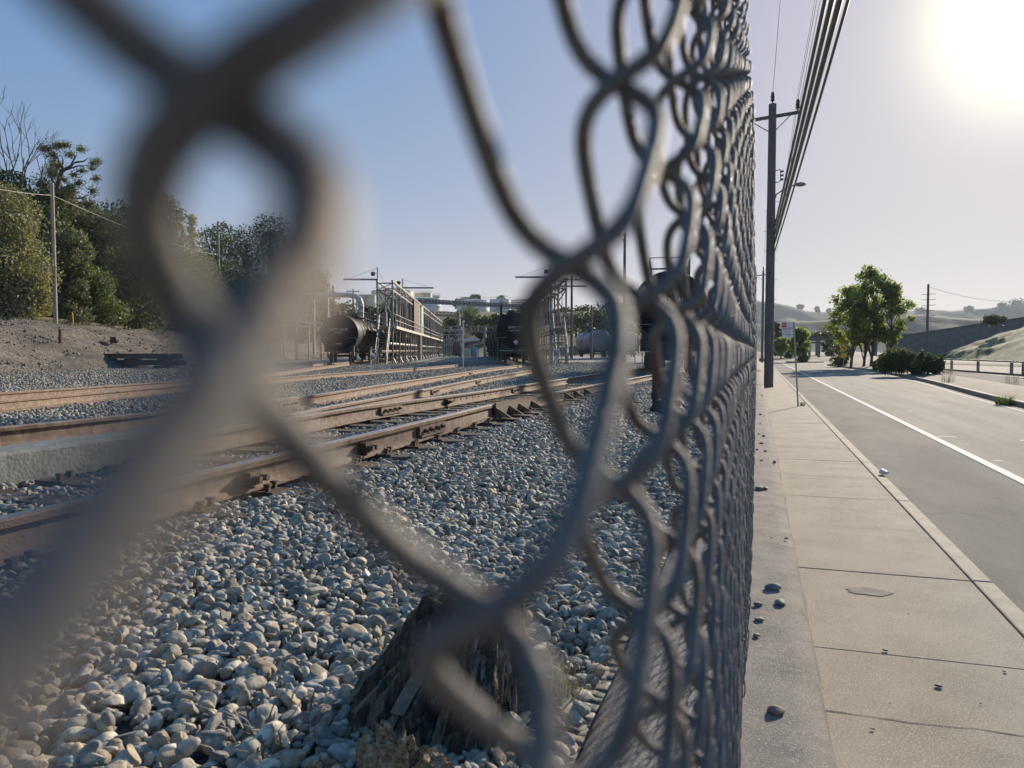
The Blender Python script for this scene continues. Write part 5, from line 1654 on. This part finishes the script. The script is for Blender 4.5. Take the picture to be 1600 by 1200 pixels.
MB().add([(-1.4, -1.7, 2.0), (1.4, -1.7, 2.0), (1.4, 1.7, 2.0), (-1.4, 1.7, 2.0), (-1.4, 0, 2.7), (1.4, 0, 2.7)], [(0, 1, 5, 4), (3, 4, 5, 2), (0, 4, 3), (1, 2, 5), (3, 2, 1, 0)]).build('roof', M['white'], t)
MB().box(-.4, .4, -1.53, -1.49, .6, 1.5).build('window', M['glass'], t)
# street trees
def street_tree(u, vb, vt, wpx, D, label, seed, n=4200, size=.15, leaf='bright', crown0=.28, lobes=34, group=None, name='street_tree'):
    p = at(u, vb, D); h = (vb - vt) / 1202 * D
    return tree(name, (p.x, p.y, 0.0 if D > 100 else .05), h, wpx / 1202 * D, leaf, label, n=n, size=size, crown0=crown0, lobes=lobes, seed=seed, shell=.15, group=group, trunk_r=.11, lobe_r=.155)
street_tree(1329, 575, 443, 70, 73, 'leafy green street tree on the median, left of the group', 101, n=4200)
street_tree(1360, 576, 417, 76, 71, 'tallest leafy green street tree on the median, in the middle of the group', 102, n=4800)
street_tree(1388, 577, 440, 58, 70, 'leafy green street tree on the median, right of the group', 103, n=3600)
street_tree(1349, 576, 470, 50, 72, 'thin stemmed young tree within the median group', 104, n=2200, crown0=.35)
street_tree(1248, 562, 509, 34, 112, 'bright yellow green tree behind the no parking sign', 105, n=2600, size=.24, crown0=.2)
street_tree(1220, 560, 527, 24, 150, 'small bright tree left of the no parking sign', 106, n=1600, size=.28, crown0=.25)
street_tree(1211, 560, 505, 30, 200, 'dark round tree far down the street by the pole', 107, n=1600, size=.4, leaf='dark', crown0=.05)
street_tree(1232, 559, 540, 20, 160, 'dark clipped shrub before the white hut', 108, n=900, size=.25, leaf='bush', crown0=.0, name='shrub')
street_tree(1296, 556, 528, 26, 230, 'dark rounded shrub under the overpass', 109, n=900, size=.4, leaf='bush', crown0=.0, name='shrub')
street_tree(1318, 558, 532, 30, 220, 'dark shrub under the overpass, right one', 110, n=900, size=.4, leaf='bush', crown0=.0, name='shrub')
street_tree(1290, 520, 516, 40, 240, 'low green treetop over the overpass', 111, n=500, size=.4, leaf='bush', crown0=.0, name='shrub')
street_tree(1313, 572, 556, 30, 80, 'yellow green shrub at the nose of the median', 112, n=1500, size=.10, leaf='weed', crown0=.0, name='shrub')
street_tree(1256, 562, 551, 18, 110, 'yellow green shrub on the far traffic island', 113, n=900, size=.14, leaf='weed', crown0=.0, name='shrub')
street_tree(1552, 505, 490, 34, 150, 'round dark bush on top of the grass bank', 114, n=1200, size=.22, leaf='bush', crown0=.0, name='shrub')
bpy.data.objects['shrub'].name = 'shrub'
for o in COL.objects:
    if o.get('label') == 'round dark bush on top of the grass bank': o.location.z = at(1552, 507, 150).z
    if o.get('label') == 'low green treetop over the overpass': o.location.z = at(1290, 522, 240).z
def bush(u, vb, vt, wpx, D, label, seed, leaf='bush', n=5200, size=.09):
    p = at(u, vb, D); k = D / 1202
    rng = np.random.default_rng(seed)
    t = empty('shrub', (p.x, p.y, .02), 0, label, 'shrub')
    h = (vb - vt) * k; w = wpx * k
    C, R = [], []
    for i in range(12):
        x = w * (-.5 + (i + .5) / 12) * .85; y = rng.uniform(-.7, .7)
        hh = h * rng.uniform(.5, .82) * (1 - .3 * abs(2 * x / w) ** 2)
        C.append((x * _cy + 0, x * _sy + y, hh * .62)); R.append((w * .13, w * .13, hh * .52))
    V, Fq, ti = leaves_np(np.array(C), np.array(R), n, size, rng, shell=.5)
    mb = MB()
    for c in C: mb.tube([(c[0] * .9, c[1] * .9, -.05), (c[0], c[1], c[2])], [.035, .012], 5)
    mb.build('stems', M['bark'], t)
    np_mesh('foliage', V, Fq, LEAF[leaf], parent=t, tint=ti, smooth=False)
    return t
bush(1412, 589, 537, 80, 50, 'large dark rounded shrub on the median, left of a pair', 121)
bush(1448, 591, 546, 50, 48, 'dark shrub on the median touching the larger one', 122, n=3600)
bush(1384, 582, 548, 40, 58, 'dark shrub beneath the median trees', 123, n=3000)
blades('dry_grass_tuft', (at(1402, 565, 51).x, at(1402, 565, 51).y, .6), 500, 1.5, .75, LEAF['dry'], 'pale feathery dry grass rising over the large shrub', 'grass tuft', RNG, .5, .010)
p = on(1570, 633, ROAD_Z)
blades('weed', (p.x, p.y, ROAD_Z), 260, .42, .26, LEAF['weed'], 'green weed tuft growing over the median kerb at right', 'weed', RNG, .9, .006)
p = on(1254, 634, 0)
blades('weed', (p.x, p.y, 0), 50, .16, .07, LEAF['weed'], 'tiny weed in the kerb joint by the sign post', 'weed', RNG, .9, .006)
for u, v in ((1482, 582), (1580, 598), (1480, 595)):
    p = on(u, v, .1); blades('weed', (p.x, p.y, .05), 60, .7, .3, LEAF['dry'], 'sparse dry weed stalk on the gravel median', 'weed', RNG, .6, .006, 'dry weeds on the median')

# ------------------------------------------------------------------ no parking sign
sp = on(1247, 635, 0)
t = empty('parking_sign', (sp.x, sp.y, 0), 0, 'white tilted no parking sign on a thin leaning grey post', 'sign')
t.rotation_euler = (0, math.radians(-3.6), 0)
MB().box(-.022, .022, -.015, .015, -.02, 2.42).build('sign_post', M['post'], t)
pl = MB().box(-.335, -.03, -.020, -.016, 1.98, 2.42).build('sign_plate', M['white'], t)
MB().box(-.330, -.20, -.0235, -.0205, 2.285, 2.415).build('red_square', M['red'], pl)
text('lettering', 'NO', .10, M['letter'], pl, (-.265, -.026, 2.35), (PI / 2, 0, 0), extr=.001)
text('lettering', 'PARKING', .068, M['red'], pl, (-.183, -.0225, 2.235), (PI / 2, 0, 0), extr=.001)
text('lettering', 'ANY', .068, M['red'], pl, (-.183, -.0225, 2.150), (PI / 2, 0, 0), extr=.001)
text('lettering', 'TIME', .068, M['red'], pl, (-.183, -.0225, 2.065), (PI / 2, 0, 0), extr=.001)
# yellow curve sign
p = at(1318, 570, 71)
t = empty('curve_sign', (p.x, p.y, 0), 0, 'yellow diamond curve arrow sign with plaque on the median', 'sign')
MB().box(-.03, .03, -.02, .02, 0, 2.1).build('sign_post', M['post'], t)
z = 1.78
q = MB().add([(0, -.03, z - .36), (.36, -.03, z), (0, -.03, z + .36), (-.36, -.03, z), (0, -.022, z - .36), (.36, -.022, z), (0, -.022, z + .36), (-.36, -.022, z)], [(0, 1, 2, 3), (7, 6, 5, 4), (0, 4, 5, 1), (1, 5, 6, 2), (2, 6, 7, 3), (3, 7, 4, 0)]).build('diamond', M['yellow'], t)
MB().tube([(.08, -.036, z - .2), (.08, -.036, z), (.02, -.036, z + .1), (-.08, -.036, z + .12)], .035, 6).beam((-.06, -.036, z + .12), (-.2, -.036, z + .12), .012, .10).build('arrow', M['black'], q)
MB().box(-.23, .23, -.03, -.022, z - .85, z - .42).build('plaque', M['yellow'], t)
# chevron board far away
p = at(1260, 553, 130)
t = empty('arrow_board', (p.x, p.y, -.1), 0, 'small white board with dark chevrons far down the street', 'sign')
MB().box(-.5, .5, -.02, .02, .35, .85).build('board', M['white'], t)
for x in (-.25, .0, .25): MB().beam((x - .08, -.03, .42), (x + .08, -.03, .60), .01, .08).beam((x + .08, -.03, .60), (x - .08, -.03, .78), .01, .08).build('chevron', M['black'], t)
for x in (-.4, .4): MB().box(x - .03, x + .03, .02, .05, -.1, .8).build('board_leg', M['steel'], t)
# far island
mb = MB(); p = at(1258, 561, 112)
mb.lathe([(2.6, -.3), (2.6, .03), (2.5, .05), (.05, .12)], (p.x, p.y, 0), n=24)
struct(mb.build('traffic_island', M['curb']))

# ------------------------------------------------------------------ utility poles and lines along the street
def street_pole(x, y, h, r0, r1, label, full=True):
    t = empty('utility_pole', (x, y, -.05), 0, label, 'utility pole')
    MB().tube([(0, 0, 0), (0, 0, h * .5), (0, 0, h)], [r0, (r0 + r1) / 2, r1], 18).build('shaft', M['polewood'], t, smooth=True)
    MB().beam((-1.0, 0, h - .62), (1.10, -.05, h - .45), .10, .13).build('crossarm', M['polewood'], t)
    MB().beam((-.9, -.04, h - .66), (0, -.02, h - 1.25), .035).beam((.75, -.04, h - .52), (0, -.02, h - 1.25), .035).build('arm_brace', M['steel'], t)
    for px, z in ((0, h), (1.02, h - .40), (-.95, h - .55)):
        MB().lathe([(.03, 0), (.03, .12), (.085, .14), (.085, .2), (.05, .22), (.085, .26), (.085, .34), (.05, .36), (.075, .40), (.06, .5), (.02, .52)], (px, 0, z), n=12).build('insulator', M['iron'], t, smooth=True)
    if full:
        MB().tube([(.14, 0, 9.35), (.30, 0, 9.40), (.36, 0, 9.40), (.36, 0, 8.93), (.30, 0, 8.88), (.14, 0, 8.86)], .02, 6).build('bracket', M['steel'], t)
        for z in (8.98, 9.15, 9.32): MB().lathe([(.03, -.04), (.075, -.03), (.05, 0), (.075, .03), (.03, .04)], (.43, 0, z), n=10).build('spool_insulator', M['iron'], t, smooth=True)
        MB().tube([(.16, 0, 8.2), (.2, 0, 8.35), (.6, 0, 8.62), (1.0, 0, 8.72)], .03, 8).build('lamp_arm', M['steel'], t, smooth=True)
        MB().lathe([(.03, 0), (.07, .05), (.10, .25), (.05, .42), (.01, .45)], (.95, 0, 8.72), 'x', 10).build('street_lamp_head', M['steel'], t, smooth=True)
        MB().box(.14, .30, -.08, .08, 7.0, 7.3).build('splice_box', M['black'], t, bevel=.02)
        for k in range(14): MB().tube([(.15 if k % 2 else -.15, 0, 2.6 + .42 * k), (.30 if k % 2 else -.30, 0, 2.6 + .42 * k)], .010, 5).build('climbing_step', M['steel'], t)
    return t
PX, PY = .50, 35.3
street_pole(PX, PY, 12.2, .20, .16, 'tall dark timber utility pole with crossarm at the pavement edge')
street_pole(.66, 108, 12.2, .17, .13, 'second utility pole farther along the pavement behind the tall one', False)
street_pole(.9, -14.5, 12.2, .2, .16, 'utility pole behind the viewer carrying the same lines', True)
NB = Vector((.9, -14.5, 0))
for k, (dx, zz, r) in enumerate(((.20, 6.95, .036), (.20, 6.6, .042), (.20, 6.25, .046), (.20, 5.85, .024))):
    a = Vector((PX + .16, PY, zz)); b = Vector(((1.24, 1.31, 1.38, 1.42)[k], NB.y, 7.3 - .2 * k))
    span('telephone_cable', a, b, .18 + .03 * k, r, ['topmost thick black cable sagging from the tall pole overhead', 'second thick black cable of the overhead bundle', 'third and thickest black cable of the overhead bundle', 'thin lowest black cable of the overhead bundle'][k], n=40, cat='cable')
for k, (px, z, r) in enumerate(((1.02, 12.25, .010), (.0, 12.65, .010), (.94, 12.1, .007), (1.10, 12.15, .010))):
    span('power_line', (PX + px, PY, z), (NB.x + px * 1.0 - .15, NB.y, z + .1), .30, r, ['thin power line from the crossarm tip passing overhead', 'thin power line from the pole top passing overhead', 'thinnest power line beside the crossarm tip', 'right thin power line from the crossarm tip'][k], n=40, cat='wire')
    span('power_line', (PX + px, PY, z), (.66 + px, 108, z), .9, r, ['power line running on from the crossarm tip to the second pole', 'power line running on from the pole top to the second pole', 'thinnest power line running on to the second pole', 'right power line running on to the second pole'][k], n=40, cat='wire')
for k, zz in enumerate((6.9, 6.3)):
    span('telephone_cable', (PX + .16, PY, zz), (.80, 108, 6.2 - .3 * k), .8, .022, ['upper black cable running on to the second pole', 'lower black cable running on to the second pole'][k], n=30, cat='cable')
# pole with many short arms beyond the shrubs
p = at(1448, 556, 128)
t = empty('utility_pole', (p.x, p.y, -.2), 0, 'dark pole with stacked short arms beyond the median shrubs', 'utility pole')
hz = (547 - 444) / 1202 * 128 + 1.8
MB().tube([(0, 0, 0), (0, 0, hz)], [.24, .17], 12).build('shaft', M['polewood'], t, smooth=True)
for k in range(4):
    MB().beam((-.95, 0, hz - 1.7 - .9 * k), (1.1, 0, hz - 1.65 - .9 * k), .07).build('crossarm', M['polewood'], t)
for k in range(2): MB().beam((-.7, 0, hz - 5.2 - k), (1.1, 0, hz - 5.2 - k), .06).build('crossarm', M['steel'], t)
TP = Vector((p.x, p.y, hz - .6))
span('power_line', TP, at(1680, 462, 118), 1.6, .022, 'thin power line sagging right from the stacked arm pole', cat='wire')
span('power_line', at(1380, 484, 190), TP + Vector((0, 0, -3.3)), .5, .02, 'thin power line from the trees to the stacked arm pole', cat='wire')

# ------------------------------------------------------------------ litter
p = on(1382, 742, .005)
t = empty('plastic_cup', (p.x, p.y, .003), .6, 'crumpled white plastic cup lying on the kerb edge', 'cup')
mb = MB(); vs = []; n = 20
for i, (r, y) in enumerate(((.026, 0), (.028, .02), (.032, .05), (.037, .085), (.040, .10))):
    for j in range(n):
        a = 2 * PI * j / n
        rr = r * (1 + .10 * math.sin(3 * a + i * .9))
        vs.append((rr * math.cos(a), y - .05, .036 + rr * math.sin(a) * .85))
mb.add(vs, [(i * n + j, i * n + (j + 1) % n, i * n + n + (j + 1) % n, i * n + n + j) for i in range(4) for j in range(n)] + [tuple(range(n - 1, -1, -1))])
mb.build('cup_wall', M['plastic'], t, smooth=True)
p = on(1357, 924, .002)
mb = MB(); vs = [(p.x, p.y, .0035)]; n = 40
for j in range(n):
    a = 2 * PI * j / n; r = 1 + .10 * math.sin(5 * a + 1) + .07 * math.sin(11 * a)
    vs.append((p.x + .135 * r * math.cos(a), p.y + .085 * r * math.sin(a), .0025))
for j in range(n): vs.append((vs[1 + j][0], vs[1 + j][1], 0.0))
mb.add(vs, [(0, 1 + j, 1 + (j + 1) % n) for j in range(n)] + [(1 + j, 1 + n + j, 1 + n + (j + 1) % n, 1 + (j + 1) % n) for j in range(n)])
tag(mb.build('cover_plate', M['wall'], base=(p.x, p.y, 0)), 'round worn grey cover set flush in the pavement past the dark joint', 'cover')

# ------------------------------------------------------------------ far hills on the right
def ridge(name, keys, Dr, D0, D1, rough, seed, m):
    us = [k[0] for k in keys]; vs_ = [k[1] for k in keys]
    def zf(x, y):
        D = depth(x, y); r = (x * _cy + y * _sy) / D
        u = 800 + 1202 * r
        H = (547.5 - np.interp(u, us, vs_)) / 1202 * Dr + 1.6
        f = (D - D0) / (Dr - D0) if D < Dr else max(0, 1 - (D - Dr) / (D1 - Dr) * .8)
        f = max(f, 0)
        return -2 + (H + 2) * f ** 1.15 * (1 + rough * (fbm(x, y, .0035, seed) * .5 + .35 * fbm(x, y, .012, seed + 3)) * (1 - f * .75)) + rough * 2.5 * fbm(x, y, .02, seed) * f
    return struct(sheet_D(name, D0, D1, (us[0] - 800) / 1202, (us[-1] - 800) / 1202, 60, 240, zf, m))
ridge('hills', [(860, 545), (1000, 520), (1100, 485), (1180, 469), (1205, 470), (1230, 474), (1265, 481), (1290, 487), (1320, 485), (1380, 481), (1420, 486), (1450, 484), (1480, 487), (1510, 482), (1545, 480), (1575, 475), (1610, 472), (1800, 460), (2100, 470)], 2300, 1960, 3200, .5, 11, M['hill'])
ridge('hills', [(900, 546), (1100, 525), (1180, 509), (1230, 505), (1290, 501), (1350, 494), (1400, 492), (1450, 490), (1500, 497), (1550, 502), (1600, 505), (1800, 500), (2100, 505)], 1150, 1000, 1700, .6, 23, M['hill'])
ridge('hills', [(-900, 530), (-300, 520), (0, 520), (300, 515), (500, 505), (700, 505), (850, 512), (1000, 540)], 900, 760, 1300, .4, 37, M['hill'])
for i, (u, v, hpx, wpx) in enumerate(((1277, 484, 5, 9), (1296, 487, 5, 8), (1440, 487, 6, 18), (1514, 484, 6, 12), (1590, 474, 6, 30), (1565, 477, 4, 14), (1250, 479, 3, 10))):
    p = at(u, v + 1, 2250); k = 2250 / 1202
    tree('broadleaf_tree', (p.x, p.y, p.z - 3), hpx * k + 5, wpx * k, 'bush', 'distant hazy tree on the far ridge skyline', n=500, size=2.6, crown0=.02, lobes=8, seed=140 + i, group='distant trees on the ridge skyline')

# ================================================================== HAZE
mb = MB(); mb.box(-4600, 4600, -320, 5300, -3.2, 215)
hz_m, hz_t, hz_b = new_mat('haze')
hz_t.nodes.remove(hz_b)
vol = hz_t.nodes.new("ShaderNodeVolumePrincipled")
vol.inputs['Color'].default_value = (.80, .90, 1.0, 1)
vol.inputs['Density'].default_value = .0001
vol.inputs['Anisotropy'].default_value = .2
hz_t.links.new(vol.outputs[0], hz_t.nodes["Material Output"].inputs['Volume'])
hzo = mb.build('haze', hz_m)
hzo['kind'] = 'stuff'
hzo['label'] = 'thin sunlit haze over the yard and hills'
hzo['category'] = 'haze'
